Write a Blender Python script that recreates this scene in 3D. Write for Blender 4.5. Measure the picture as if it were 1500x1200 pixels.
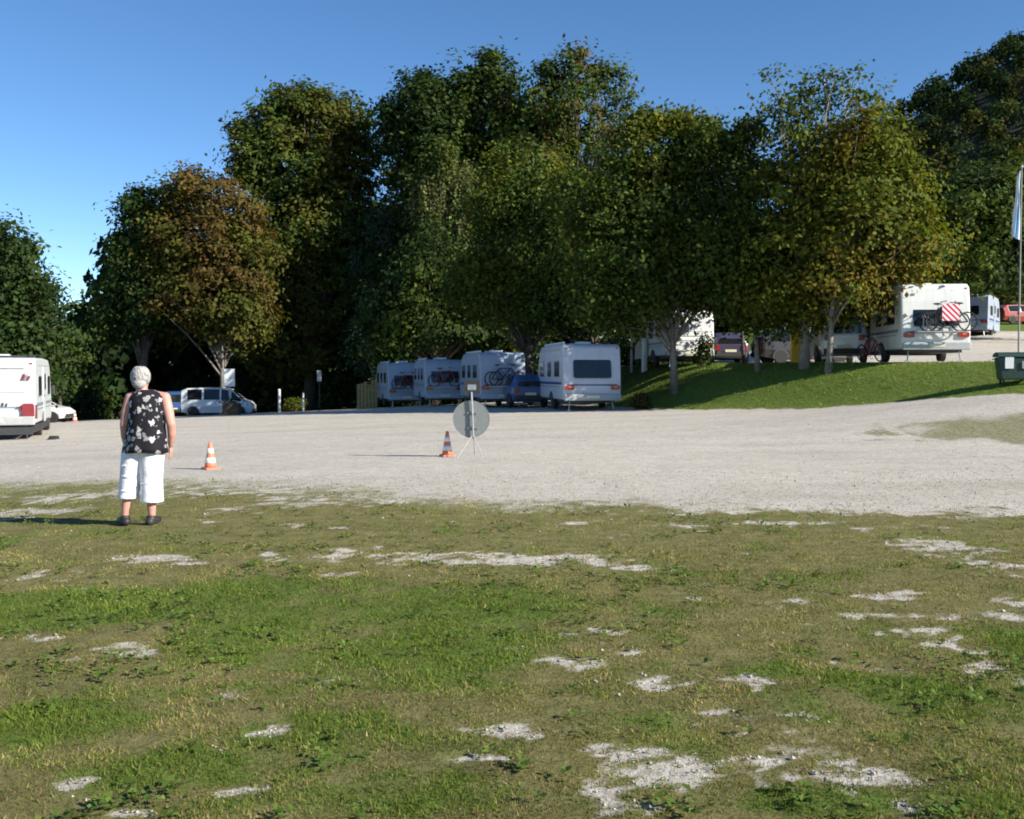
import bpy, bmesh, math, random
import numpy as np
from mathutils import Vector, Matrix

random.seed(7)
rng = np.random.default_rng(11)
R = math.radians
for o in list(bpy.data.objects):
    bpy.data.objects.remove(o)
scene = bpy.context.scene
C = scene.collection

# ------------------------------------------------------------------ camera, sky, sun, exposure
CAM_H = 1.55
F = 1472.0
PITCH = math.atan(52 / F)
cam = bpy.data.cameras.new('camera')
cam.sensor_width = 36
cam.lens = 36 * F / 1500
cam.clip_start = 0.1
cam.clip_end = 8000
camo = bpy.data.objects.new('camera', cam)
camo.location = (0, 0, CAM_H)
camo.rotation_euler = (R(90) - PITCH, 0, 0)
C.objects.link(camo)
scene.camera = camo

SUN_BEAR, SUN_EL = 117.0, 28.0
world = bpy.data.worlds.new('World')
scene.world = world
world.use_nodes = True
wn = world.node_tree
bg = wn.nodes['Background']
sky = wn.nodes.new('ShaderNodeTexSky')
sky.sky_type = 'NISHITA'
sky.sun_disc = False
sky.sun_elevation = R(SUN_EL)
sky.sun_rotation = R(SUN_BEAR)
sky.air_density = 0.68
sky.dust_density = 0.0
sky.ozone_density = 1.5
sky.altitude = 400
hs = wn.nodes.new('ShaderNodeHueSaturation')
hs.inputs['Saturation'].default_value = 1.2
wn.links.new(sky.outputs[0], hs.inputs['Color'])
wn.links.new(hs.outputs[0], bg.inputs[0])
bg.inputs[1].default_value = 0.095

sl = bpy.data.lights.new('sun', 'SUN')
sl.energy = 5.0
sl.angle = R(0.5)
sl.color = (1.0, 0.93, 0.82)
so = bpy.data.objects.new('sun', sl)
sdir = Vector((math.sin(R(SUN_BEAR)) * math.cos(R(SUN_EL)), math.cos(R(SUN_BEAR)) * math.cos(R(SUN_EL)), math.sin(R(SUN_EL))))
so.rotation_euler = sdir.to_track_quat('Z', 'Y').to_euler()
so.location = sdir * 60
C.objects.link(so)

scene.view_settings.view_transform = 'Standard'
scene.view_settings.look = 'None'
scene.view_settings.gamma = 1.0
scene.view_settings.exposure = 0.95
scene.view_settings.use_curve_mapping = False
scene.render.engine = 'CYCLES'
scene.cycles.use_denoising = True
scene.cycles.max_bounces = 5
scene.cycles.diffuse_bounces = 2
scene.cycles.transmission_bounces = 3
scene.cycles.glossy_bounces = 2
scene.cycles.filter_width = 1.9


def P(px, py, D):
    """photo pixel at ground distance D (world Y) -> world point"""
    u = (px - 750) / F
    v = (600 - py) / F
    dy = math.cos(PITCH) + v * math.sin(PITCH)
    dz = -math.sin(PITCH) + v * math.cos(PITCH)
    t = D / dy
    return Vector((u * t, D, CAM_H + dz * t))


# ------------------------------------------------------------------ numpy noise
def _hash(ix, iy, seed):
    h = (ix.astype(np.int64) * 374761393 + iy.astype(np.int64) * 668265263 + seed * 1442695041) & 0x7fffffff
    h = ((h ^ (h >> 13)) * 1274126177) & 0x7fffffff
    return ((h ^ (h >> 16)) & 0xffff) / 65535.0


def vnoise(x, y, seed=0):
    ix, iy = np.floor(x), np.floor(y)
    fx, fy = x - ix, y - iy
    fx, fy = fx * fx * (3 - 2 * fx), fy * fy * (3 - 2 * fy)
    a, b = _hash(ix, iy, seed), _hash(ix + 1, iy, seed)
    c, d = _hash(ix, iy + 1, seed), _hash(ix + 1, iy + 1, seed)
    return (a * (1 - fx) + b * fx) * (1 - fy) + (c * (1 - fx) + d * fx) * fy


def fbm(x, y, seed=0, oct=4, gain=.5):
    s, a, t = 0, .5, 0
    for k in range(oct):
        s = s + a * vnoise(x * 2 ** k, y * 2 ** k, seed + k * 17)
        t += a
        a *= gain
    return s / t


def sstep(a, b, x):
    t = np.clip((x - a) / (b - a), 0, 1)
    return t * t * (3 - 2 * t)


# ------------------------------------------------------------------ terrain height
CTRL = np.array([
    (0, 4, 0), (-3, 6, -.02), (5, 5, .02), (-3.85, 10.3, 0), (-6.5, 10.3, -.14), (-9, 8, -.22), (0, 10, 0), (5, 11, .0), (9, 11, .03), (12, 14, .14),
    (-12, 12, -.32), (-5.4, 18, -.12), (-1.2, 18.9, 0), (6, 20, .1), (14, 22, .45), (-14.4, 30.7, -.4), (0, 30, .05),
    (9.8, 31.5, .47), (13.7, 26.5, 1.0), (5.2, 38, .2), (2, 41, .1), (-5.8, 53, -.2), (-20, 70, -1.25), (-20, 46, -.64),
    (-24.5, 55, -1.15), (-30, 62, -1.5), (-10, 64, -.75), (0, 70, -.3), (-30, 40, -.8), (20, 30, 1.3), (0, -10, 0), (-15, -10, 0),
    (15, -10, 0), (0, 110, -2), (-50, 110, -3.5), (40, 110, 0), (60, 50, 1.5), (-60, 40, -1.5)], float)


def _tps(r2):
    return np.where(r2 > 1e-9, .5 * r2 * np.log(np.maximum(r2, 1e-9)), 0)


_n = len(CTRL)
_K = _tps((CTRL[:, None, 0] - CTRL[None, :, 0]) ** 2 + (CTRL[:, None, 1] - CTRL[None, :, 1]) ** 2) + np.eye(_n) * 1.0
_Pm = np.c_[np.ones(_n), CTRL[:, :2]]
_A = np.block([[_K, _Pm], [_Pm.T, np.zeros((3, 3))]])
_W = np.linalg.solve(_A, np.r_[CTRL[:, 2], 0, 0, 0])
TOE = np.array([(60, 20), (40, 22), (22, 24.3), (14.2, 26.4), (9.8, 31.8), (6.9, 36.0), (5.2, 38.6), (4.5, 41), (3.4, 46), (2.4, 50), (1.8, 58), (4, 95)], float)
TPOLY = np.r_[TOE, [(150, 95), (150, 20)]]


def toe_dist(x, y):
    d = np.full(x.shape, 1e9)
    for a, b in zip(TOE[:-1], TOE[1:]):
        ab = b - a
        t = np.clip(((x - a[0]) * ab[0] + (y - a[1]) * ab[1]) / (ab @ ab), 0, 1)
        d = np.minimum(d, np.hypot(x - a[0] - t * ab[0], y - a[1] - t * ab[1]))
    ins = np.zeros(x.shape, bool)
    n = len(TPOLY)
    for i in range(n):
        x1, y1 = TPOLY[i]
        x2, y2 = TPOLY[(i + 1) % n]
        if y1 != y2:
            c = ((y1 > y) != (y2 > y)) & (x < (x2 - x1) * (y - y1) / (y2 - y1) + x1)
            ins ^= c
    return np.where(ins, d, -d)


def gz(x, y):
    x = np.atleast_1d(np.asarray(x, float))
    y = np.atleast_1d(np.asarray(y, float))
    xc, yc = np.clip(x, -90, 90), np.clip(y, -40, 120)
    z = _W[_n] + _W[_n + 1] * xc + _W[_n + 2] * yc
    for i in range(_n):
        z = z + _W[i] * _tps((xc - CTRL[i, 0]) ** 2 + (yc - CTRL[i, 1]) ** 2)
    r = np.hypot(x, y)
    w = 1 - sstep(70, 160, r)
    z = z * w - 3.0 * (1 - w)
    s = toe_dist(x, y)
    top = 1.98 + np.clip(y - 41, 0, 60) * .088 * sstep(10, 24, x)
    k = sstep(-.3, np.interp(y, [42, 50], [5.0, 3.6]), s)
    k = np.where(y > 95, k * 0, k)
    z = z * (1 - k) + top * k
    z = z + .02 * (fbm(x * .6, y * .6, 3) - .5) * (r < 60)
    return z


def g1(x, y):
    return float(gz(x, y)[0])


def ground_at(px, py):
    """ground point seen at a photo pixel (march along the ray)"""
    D = 3.0
    while D < 140:
        p = P(px, py, D)
        if p.z <= g1(p.x, D):
            return p
        D += max(.03, D * .004)
    return P(px, py, 60)


# ------------------------------------------------------------------ materials
def nodes_of(name):
    m = bpy.data.materials.new(name)
    m.use_nodes = True
    return m, m.node_tree, m.node_tree.nodes['Principled BSDF']


def mat(name, col, rough=.6, var=.12, scale=6.0, metal=0.0, bump=0.0, bscale=40.0, coat=0.0, dirt=0.0):
    m, nt, b = nodes_of(name)
    tc = nt.nodes.new('ShaderNodeTexCoord')
    nz = nt.nodes.new('ShaderNodeTexNoise')
    nz.inputs['Scale'].default_value = scale
    nz.inputs['Detail'].default_value = 4
    nt.links.new(tc.outputs['Object'], nz.inputs['Vector'])
    cr = nt.nodes.new('ShaderNodeValToRGB')
    cr.color_ramp.elements[0].position = .3
    cr.color_ramp.elements[1].position = .7
    cr.color_ramp.elements[0].color = (*[c * (1 - var) for c in col], 1)
    cr.color_ramp.elements[1].color = (*[min(1, c * (1 + var)) for c in col], 1)
    nt.links.new(nz.outputs['Fac'], cr.inputs[0])
    src = cr.outputs[0]
    if dirt:
        n2 = nt.nodes.new('ShaderNodeTexNoise')
        n2.inputs['Scale'].default_value = 2.2
        n2.inputs['Detail'].default_value = 6
        mp = nt.nodes.new('ShaderNodeMapping')
        mp.inputs['Scale'].default_value = (3, 3, .5)
        nt.links.new(tc.outputs['Object'], mp.inputs[0])
        nt.links.new(mp.outputs[0], n2.inputs['Vector'])
        r2 = nt.nodes.new('ShaderNodeValToRGB')
        r2.color_ramp.elements[0].position = .45
        r2.color_ramp.elements[1].position = .75
        r2.color_ramp.elements[0].color = (0, 0, 0, 1)
        r2.color_ramp.elements[1].color = (dirt, dirt, dirt, 1)
        nt.links.new(n2.outputs['Fac'], r2.inputs[0])
        mx = nt.nodes.new('ShaderNodeMixRGB')
        mx.inputs[2].default_value = (.22, .19, .14, 1)
        nt.links.new(r2.outputs[0], mx.inputs[0])
        nt.links.new(src, mx.inputs[1])
        src = mx.outputs[0]
    nt.links.new(src, b.inputs['Base Color'])
    b.inputs['Roughness'].default_value = rough
    b.inputs['Metallic'].default_value = metal
    if coat:
        b.inputs['Coat Weight'].default_value = coat
    if bump:
        n3 = nt.nodes.new('ShaderNodeTexNoise')
        n3.inputs['Scale'].default_value = bscale
        n3.inputs['Detail'].default_value = 5
        nt.links.new(tc.outputs['Object'], n3.inputs['Vector'])
        bp = nt.nodes.new('ShaderNodeBump')
        bp.inputs['Strength'].default_value = bump
        bp.inputs['Distance'].default_value = .02
        nt.links.new(n3.outputs['Fac'], bp.inputs['Height'])
        nt.links.new(bp.outputs[0], b.inputs['Normal'])
    return m


def leaf_mat(name, trans=.4, rough=.65, spec=.12):
    m, nt, b = nodes_of(name)
    at = nt.nodes.new('ShaderNodeAttribute')
    at.attribute_name = 'col'
    nt.links.new(at.outputs['Color'], b.inputs['Base Color'])
    b.inputs['Roughness'].default_value = rough
    b.inputs['Specular IOR Level'].default_value = spec
    tr = nt.nodes.new('ShaderNodeBsdfTranslucent')
    mx = nt.nodes.new('ShaderNodeMixRGB')
    mx.blend_type = 'MULTIPLY'
    mx.inputs[0].default_value = 1
    mx.inputs[2].default_value = (1.0, .95, .45, 1)
    nt.links.new(at.outputs['Color'], mx.inputs[1])
    nt.links.new(mx.outputs[0], tr.inputs[0])
    ms = nt.nodes.new('ShaderNodeMixShader')
    ms.inputs[0].default_value = trans
    nt.links.new(b.outputs[0], ms.inputs[1])
    nt.links.new(tr.outputs[0], ms.inputs[2])
    nt.links.new(ms.outputs[0], nt.nodes['Material Output'].inputs[0])
    return m


M = {
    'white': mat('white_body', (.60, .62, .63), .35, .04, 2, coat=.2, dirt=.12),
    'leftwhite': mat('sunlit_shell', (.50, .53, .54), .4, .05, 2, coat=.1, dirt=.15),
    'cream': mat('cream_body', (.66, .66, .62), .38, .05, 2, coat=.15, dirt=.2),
    'palewhite': mat('shell_body', (.46, .49, .54), .4, .05, 2, coat=.15, dirt=.15),  # white shell, partly darkened in its colour for the tree shade
    'greywhite': mat('pale_body', (.31, .37, .45), .4, .05, 2, coat=.15, dirt=.15),  # white shell with bluish shade put into its base colour
    'glass': mat('dark_glass', (.012, .015, .017), .06, .2, 3),
    'acrylic': mat('smoked_acrylic', (.03, .035, .035), .12, .2, 3),
    'rubber': mat('rubber', (.018, .018, .018), .8, .2, 12),
    'dark': mat('dark_plastic', (.03, .03, .032), .6, .2, 8),
    'chassis': mat('chassis_metal', (.05, .05, .05), .6, .3, 8),
    'rim': mat('wheel_rim', (.42, .43, .44), .35, .1, 6, metal=.6),
    'steel': mat('galvanised_steel', (.42, .43, .44), .45, .15, 14, metal=.7),
    'signback': mat('sign_back', (.20, .215, .21), .6, .12, 18),
    'red': mat('red_lens', (.28, .014, .016), .2, .1, 8),
    'redpaint': mat('red_decal', (.20, .025, .03), .4, .1, 8),
    'amber': mat('amber_lens', (.6, .2, .02), .2, .1, 8),
    'blue_decal': mat('blue_decal', (.03, .06, .2), .4, .1, 8),
    'grey_decal': mat('grey_decal', (.2, .22, .25), .4, .1, 8),
    'plate': mat('number_plate', (.6, .58, .4), .4, .04, 4),
    'trim': mat('grey_trim', (.35, .36, .36), .5, .1, 8),
    'orange': mat('cone_orange', (.66, .19, .10), .6, .1, 12, dirt=.2),
    'coneband': mat('cone_white_band', (.78, .77, .74), .4, .05, 9, dirt=.15),
    'bark': mat('bark', (.085, .07, .055), .9, .35, 5, bump=.6, bscale=14),
    'palebark': mat('pale_bark', (.19, .175, .15), .9, .3, 4, bump=.5, bscale=14),
    'wood': mat('weathered_yellow_wood', (.34, .24, .09), .8, .25, 5, bump=.3, bscale=30),
    'brownwood': mat('brown_wood', (.1, .065, .04), .8, .25, 5, bump=.3, bscale=30),
    'post': mat('white_post', (.68, .68, .64), .6, .08, 6, dirt=.2),
    'panel': mat('white_panel', (.78, .79, .78), .4, .03, 4),
    'yellow': mat('yellow_paint', (.85, .55, .04), .4, .06, 5),
    'green_bin': mat('green_bin', (.014, .042, .03), .55, .15, 7),
    'skin': mat('skin', (.50, .25, .20), .55, .12, 14),
    'hair': mat('grey_hair', (.36, .35, .34), .85, .2, 30, bump=.35, bscale=60),
    'trousers': mat('white_cotton', (.78, .77, .80), .85, .06, 9, bump=.35, bscale=22),
    'shoe': mat('black_shoe', (.02, .018, .018), .6, .2, 9),
    'van': mat('van_paint', (.72, .73, .73), .3, .03, 3, coat=.4, dirt=.1),
    'carblue': mat('blue_paint', (.03, .09, .24), .3, .06, 3, coat=.5),
    'carblue2': mat('bright_blue_paint', (.035, .085, .20), .3, .06, 3, coat=.5),
    'carsilver': mat('silver_paint', (.34, .37, .38), .3, .06, 3, metal=.4, coat=.5),
    'cardark': mat('dark_grey_paint', (.03, .032, .038), .4, .06, 3, coat=.1),
    'carviolet': mat('dusky_violet_paint', (.05, .042, .08), .35, .06, 3, coat=.15),
    'carred': mat('red_paint', (.30, .05, .03), .3, .06, 3, coat=.5),
    'bike': mat('bike_dark', (.03, .032, .045), .4, .2, 9),
    'bikered': mat('bike_red', (.2, .025, .03), .4, .2, 9),
    'bikeblue': mat('bike_blue', (.04, .09, .22), .4, .2, 9),
    'leaf': leaf_mat('leaf'),
    'grass': leaf_mat('grass_blade', .3, .7, .15),
}


def tunic_material():
    m, nt, b = nodes_of('flower_print')
    tc = nt.nodes.new('ShaderNodeTexCoord')
    nz = nt.nodes.new('ShaderNodeTexNoise')
    nz.inputs['Scale'].default_value = 34
    nt.links.new(tc.outputs['Object'], nz.inputs['Vector'])
    add = nt.nodes.new('ShaderNodeMixRGB')
    add.inputs[0].default_value = .06
    nt.links.new(tc.outputs['Object'], add.inputs[1])
    nt.links.new(nz.outputs['Color'], add.inputs[2])
    vo = nt.nodes.new('ShaderNodeTexVoronoi')
    vo.inputs['Scale'].default_value = 17
    nt.links.new(add.outputs[0], vo.inputs['Vector'])
    sep = nt.nodes.new('ShaderNodeSeparateColor')
    nt.links.new(vo.outputs['Color'], sep.inputs[0])
    th = nt.nodes.new('ShaderNodeMath'); th.operation = 'MULTIPLY_ADD'
    th.inputs[1].default_value = .70; th.inputs[2].default_value = -.03
    nt.links.new(sep.outputs[0], th.inputs[0])
    lt = nt.nodes.new('ShaderNodeMath'); lt.operation = 'LESS_THAN'
    nt.links.new(vo.outputs['Distance'], lt.inputs[0])
    nt.links.new(th.outputs[0], lt.inputs[1])
    cr = nt.nodes.new('ShaderNodeValToRGB')
    cr.color_ramp.elements[0].color = (.55, .53, .50, 1)
    cr.color_ramp.elements[1].color = (.16, .17, .2, 1)
    nt.links.new(sep.outputs[1], cr.inputs[0])
    mx = nt.nodes.new('ShaderNodeMixRGB')
    mx.inputs[1].default_value = (.014, .013, .018, 1)
    nt.links.new(lt.outputs[0], mx.inputs[0])
    nt.links.new(cr.outputs[0], mx.inputs[2])
    nt.links.new(mx.outputs[0], b.inputs['Base Color'])
    b.inputs['Roughness'].default_value = .85
    b.inputs['Specular IOR Level'].default_value = .2
    return m


def stripe_material():
    m, nt, b = nodes_of('red_white_stripes')
    tc = nt.nodes.new('ShaderNodeTexCoord')
    sx = nt.nodes.new('ShaderNodeSeparateXYZ')
    nt.links.new(tc.outputs['Object'], sx.inputs[0])
    a = nt.nodes.new('ShaderNodeMath'); a.operation = 'ADD'
    nt.links.new(sx.outputs[0], a.inputs[0]); nt.links.new(sx.outputs[2], a.inputs[1])
    mu = nt.nodes.new('ShaderNodeMath'); mu.operation = 'MULTIPLY'; mu.inputs[1].default_value = 5.2
    nt.links.new(a.outputs[0], mu.inputs[0])
    fr = nt.nodes.new('ShaderNodeMath'); fr.operation = 'FRACT'
    nt.links.new(mu.outputs[0], fr.inputs[0])
    gt = nt.nodes.new('ShaderNodeMath'); gt.operation = 'GREATER_THAN'; gt.inputs[1].default_value = .5
    nt.links.new(fr.outputs[0], gt.inputs[0])
    mx = nt.nodes.new('ShaderNodeMixRGB')
    mx.inputs[1].default_value = (.78, .74, .76, 1); mx.inputs[2].default_value = (.6, .02, .05, 1)
    nt.links.new(gt.outputs[0], mx.inputs[0])
    nt.links.new(mx.outputs[0], b.inputs['Base Color'])
    b.inputs['Roughness'].default_value = .4
    return m


M['tunic'] = tunic_material()
M['stripes'] = stripe_material()


def ground_material():
    m, nt, b = nodes_of('ground_cover')
    N, Lk = nt.nodes, nt.links

    def noise(scale, detail=5, rough=.6):
        n = N.new('ShaderNodeTexNoise')
        n.inputs['Scale'].default_value = scale
        n.inputs['Detail'].default_value = detail
        n.inputs['Roughness'].default_value = rough
        Lk.new(geo.outputs['Position'], n.inputs['Vector'])
        return n.outputs['Fac']

    def ramp(fac, *stops):
        r = N.new('ShaderNodeValToRGB')
        while len(r.color_ramp.elements) < len(stops):
            r.color_ramp.elements.new(.5)
        for e, (p, c) in zip(r.color_ramp.elements, stops):
            e.position = p
            e.color = (*c, 1) if len(c) == 3 else c
        Lk.new(fac, r.inputs[0])
        return r.outputs[0]

    def mix(f, a, c, mode='MIX'):
        x = N.new('ShaderNodeMixRGB')
        x.blend_type = mode
        for s, v in zip(x.inputs, (f, a, c)):
            if isinstance(v, (int, float)):
                s.default_value = v
            elif isinstance(v, tuple):
                s.default_value = (*v, 1)
            else:
                Lk.new(v, s)
        return x.outputs[0]

    def attr(n):
        a = N.new('ShaderNodeAttribute')
        a.attribute_name = n
        return a.outputs['Fac']

    def math_(op, a, c):
        x = N.new('ShaderNodeMath')
        x.operation = op
        for s, v in zip(x.inputs, (a, c)):
            if isinstance(v, (int, float)):
                s.default_value = v
            else:
                Lk.new(v, s)
        return x.outputs[0]

    geo = N.new('ShaderNodeNewGeometry')
    # gravel: crushed limestone with stones and dust
    gv = ramp(noise(1.1, 6), (.3, (.465, .43, .372)), (.7, (.535, .50, .44)))
    vo = N.new('ShaderNodeTexVoronoi')
    vo.inputs['Scale'].default_value = 26
    Lk.new(geo.outputs['Position'], vo.inputs['Vector'])
    sp = N.new('ShaderNodeSeparateColor')
    Lk.new(vo.outputs['Color'], sp.inputs[0])
    gv = mix(.55, gv, ramp(sp.outputs[0], (0, (.68, .67, .65)), (1, (1.15, 1.15, 1.15))), 'MULTIPLY')
    st = N.new('ShaderNodeMapping')
    st.inputs['Scale'].default_value = (.10, .62, 1)
    st.inputs['Rotation'].default_value = (0, 0, .12)
    Lk.new(geo.outputs['Position'], st.inputs[0])
    ln = N.new('ShaderNodeTexNoise')
    ln.inputs['Scale'].default_value = 1.0
    ln.inputs['Detail'].default_value = 5
    Lk.new(st.outputs[0], ln.inputs['Vector'])
    gv = mix(1, gv, ramp(ln.outputs['Fac'], (.3, (.88, .87, .85)), (.5, (1, 1, 1)), (.72, (1.06, 1.05, 1.03))), 'MULTIPLY')
    gv = mix(1, gv, ramp(noise(7, 7, .75), (.28, (.72, .70, .66)), (.52, (1.02, 1.02, 1.02))), 'MULTIPLY')
    # lawn soil and thatch under the blades
    dry = ramp(noise(5, 9, .85), (.30, (.075, .062, .028)), (.46, (.14, .132, .046)), (.58, (.20, .182, .076)), (.72, (.30, .26, .16)))
    grn = ramp(noise(6, 9, .85), (.30, (.045, .075, .014)), (.5, (.115, .165, .028)), (.72, (.18, .215, .06)))
    gl = mix(ramp(math_('ADD', attr('lush'), math_('MULTIPLY', math_('SUBTRACT', noise(5, 5), .5), .9)), (.3, (0, 0, 0)), (.7, (1, 1, 1))), dry, grn)
    # woodland floor
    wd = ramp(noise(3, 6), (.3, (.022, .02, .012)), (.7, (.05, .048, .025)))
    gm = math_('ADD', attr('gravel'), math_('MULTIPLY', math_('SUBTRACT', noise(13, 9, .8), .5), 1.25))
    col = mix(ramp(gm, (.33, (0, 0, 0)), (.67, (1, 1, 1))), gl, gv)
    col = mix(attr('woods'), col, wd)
    Lk.new(col, b.inputs['Base Color'])
    b.inputs['Roughness'].default_value = .95
    b.inputs['Specular IOR Level'].default_value = .15
    bp = N.new('ShaderNodeBump')
    bp.inputs['Strength'].default_value = .8
    bp.inputs['Distance'].default_value = .03
    Lk.new(noise(30, 6, .7), bp.inputs['Height'])
    Lk.new(bp.outputs[0], b.inputs['Normal'])
    return m


# ------------------------------------------------------------------ object helpers
def tag(o, label=None, cat=None, group=None, kind=None):
    if label: o['label'] = label
    if cat: o['category'] = cat
    if group: o['group'] = group
    if kind: o['kind'] = kind
    return o


def thing(name, label, cat, loc=(0, 0, 0), rz=0.0, group=None):
    o = bpy.data.objects.new(name, None)
    o.empty_display_size = .3
    C.objects.link(o)
    o.location = loc
    o.rotation_euler = (0, 0, rz)
    return tag(o, label, cat, group)


def copy_tree(o, parent=None):
    c = o.copy()
    C.objects.link(c)
    if parent: c.parent = parent
    for ch in [k for k in bpy.data.objects if k.parent == o]:
        copy_tree(ch, c)
    return c


def np_mesh(name, v, f, material, col=None, parent=None, smooth=False):
    """v (n,3), f (m,k) arrays -> object"""
    me = bpy.data.meshes.new(name)
    v = np.ascontiguousarray(v, np.float32)
    f = np.ascontiguousarray(f, np.int32)
    n, k = f.shape
    me.vertices.add(len(v))
    me.vertices.foreach_set('co', v.ravel())
    me.loops.add(n * k)
    me.loops.foreach_set('vertex_index', f.ravel())
    me.polygons.add(n)
    me.polygons.foreach_set('loop_start', np.arange(0, n * k, k, dtype=np.int32))
    me.polygons.foreach_set('loop_total', np.full(n, k, np.int32))
    if smooth:
        me.polygons.foreach_set('use_smooth', np.ones(n, bool))
    if col is not None:
        a = me.color_attributes.new('col', 'FLOAT_COLOR', 'POINT')
        c4 = np.ones((len(v), 4), np.float32)
        c4[:, :3] = col
        a.data.foreach_set('color', c4.ravel())
    me.update(calc_edges=True)
    me.validate()
    me.materials.append(material)
    o = bpy.data.objects.new(name, me)
    C.objects.link(o)
    if parent: o.parent = parent
    return o


class MB:
    def __init__(s):
        s.v, s.f, s.m, s.mats = [], [], [], []

    def _mi(s, material):
        if material not in s.mats: s.mats.append(material)
        return s.mats.index(material)

    def add(s, vs, fs, material):
        b = len(s.v)
        mi = s._mi(material)
        s.v += [tuple(p) for p in vs]
        for f in fs:
            s.f.append([i + b for i in f])
            s.m.append(mi)
        return s

    def box(s, c, d, material, rot=None):
        x, y, z = d[0] / 2, d[1] / 2, d[2] / 2
        vs = [Vector(p) for p in ((-x, -y, -z), (x, -y, -z), (x, y, -z), (-x, y, -z), (-x, -y, z), (x, -y, z), (x, y, z), (-x, y, z))]
        if rot is not None: vs = [rot @ p for p in vs]
        vs = [p + Vector(c) for p in vs]
        return s.add(vs, [(0, 3, 2, 1), (4, 5, 6, 7), (0, 1, 5, 4), (1, 2, 6, 5), (2, 3, 7, 6), (3, 0, 4, 7)], material)

    def tube(s, pts, rad, material, n=8, cap=True, sq=1.0):
        pts = [Vector(p) for p in pts]
        if not isinstance(rad, (list, tuple)): rad = [rad] * len(pts)
        vs, fs = [], []
        prev = None
        for i, p in enumerate(pts):
            d = (pts[min(i + 1, len(pts) - 1)] - pts[max(i - 1, 0)]).normalized()
            if prev is None:
                a = d.orthogonal().normalized()
            else:
                a = (prev - d * prev.dot(d))
                a = a.normalized() if a.length > 1e-6 else d.orthogonal().normalized()
            prev = a
            b = d.cross(a)
            for k in range(n):
                t = 2 * math.pi * k / n
                vs.append(p + a * (math.cos(t) * rad[i]) + b * (math.sin(t) * rad[i] * sq))
        for i in range(len(pts) - 1):
            for k in range(n):
                k2 = (k + 1) % n
                fs.append((i * n + k, i * n + k2, (i + 1) * n + k2, (i + 1) * n + k))
        if cap:
            fs.append(tuple(reversed(range(n))))
            fs.append(tuple((len(pts) - 1) * n + k for k in range(n)))
        return s.add(vs, fs, material)

    def capsule(s, pts, rad, material, n=12):
        s.tube(pts, rad, material, n)
        s.ball(pts[0], (rad[0],) * 3, material)
        s.ball(pts[-1], (rad[-1],) * 3, material)
        for p, r in zip(pts[1:-1], rad[1:-1]):
            s.ball(p, (r * .99,) * 3, material)
        return s

    def ball(s, c, r, material, nu=12, nv=8, rot=None):
        vs, fs = [], []
        for j in range(1, nv):
            ph = math.pi * j / nv
            for i in range(nu):
                t = 2 * math.pi * i / nu
                p = Vector((math.sin(ph) * math.cos(t) * r[0], math.sin(ph) * math.sin(t) * r[1], math.cos(ph) * r[2]))
                if rot is not None: p = rot @ p
                vs.append(p + Vector(c))
        tz = Vector((0, 0, r[2]))
        if rot is not None: tz = rot @ tz
        vs.append(Vector(c) + tz)
        vs.append(Vector(c) - tz)
        T, B = len(vs) - 2, len(vs) - 1
        for j in range(nv - 2):
            for i in range(nu):
                i2 = (i + 1) % nu
                fs.append((j * nu + i, (j + 1) * nu + i, (j + 1) * nu + i2, j * nu + i2))
        for i in range(nu):
            i2 = (i + 1) % nu
            fs.append((T, i, i2))
            fs.append((B, (nv - 2) * nu + i2, (nv - 2) * nu + i))
        return s.add(vs, fs, material)

    def prism(s, poly, x0, x1, material, axis='x'):
        """extrude a 2-D outline: axis x -> poly is (y,z); axis y -> (x,z); axis z -> (x,y)"""
        n = len(poly)

        def mk(a, q):
            return (a, q[0], q[1]) if axis == 'x' else ((q[0], a, q[1]) if axis == 'y' else (q[0], q[1], a))
        vs = [mk(x0, q) for q in poly] + [mk(x1, q) for q in poly]
        fs = [tuple(reversed(range(n))), tuple(range(n, 2 * n))]
        for i in range(n):
            j = (i + 1) % n
            fs.append((i, j, n + j, n + i))
        return s.add(vs, fs, material)

    def lathe(s, prof, material, n=20, c=(0, 0, 0)):
        vs, fs = [], []
        for r, z in prof:
            for k in range(n):
                t = 2 * math.pi * k / n
                vs.append((c[0] + r * math.cos(t), c[1] + r * math.sin(t), c[2] + z))
        for i in range(len(prof) - 1):
            for k in range(n):
                k2 = (k + 1) % n
                fs.append((i * n + k, i * n + k2, (i + 1) * n + k2, (i + 1) * n + k))
        fs.append(tuple(reversed(range(n))))
        fs.append(tuple((len(prof) - 1) * n + k for k in range(n)))
        return s.add(vs, fs, material)

    def ring(s, c, r, tr, material, n=20, k=6, axis='x', depth=1.0):
        vs, fs = [], []
        for i in range(n):
            a = 2 * math.pi * i / n
            for j in range(k):
                b = 2 * math.pi * j / k
                rr = r + tr * math.cos(b)
                w = tr * math.sin(b) * depth
                p = (w, rr * math.cos(a), rr * math.sin(a)) if axis == 'x' else ((rr * math.cos(a), w, rr * math.sin(a)))
                vs.append((c[0] + p[0], c[1] + p[1], c[2] + p[2]))
        for i in range(n):
            for j in range(k):
                i2, j2 = (i + 1) % n, (j + 1) % k
                fs.append((i * k + j, i2 * k + j, i2 * k + j2, i * k + j2))
        return s.add(vs, fs, material)

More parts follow.
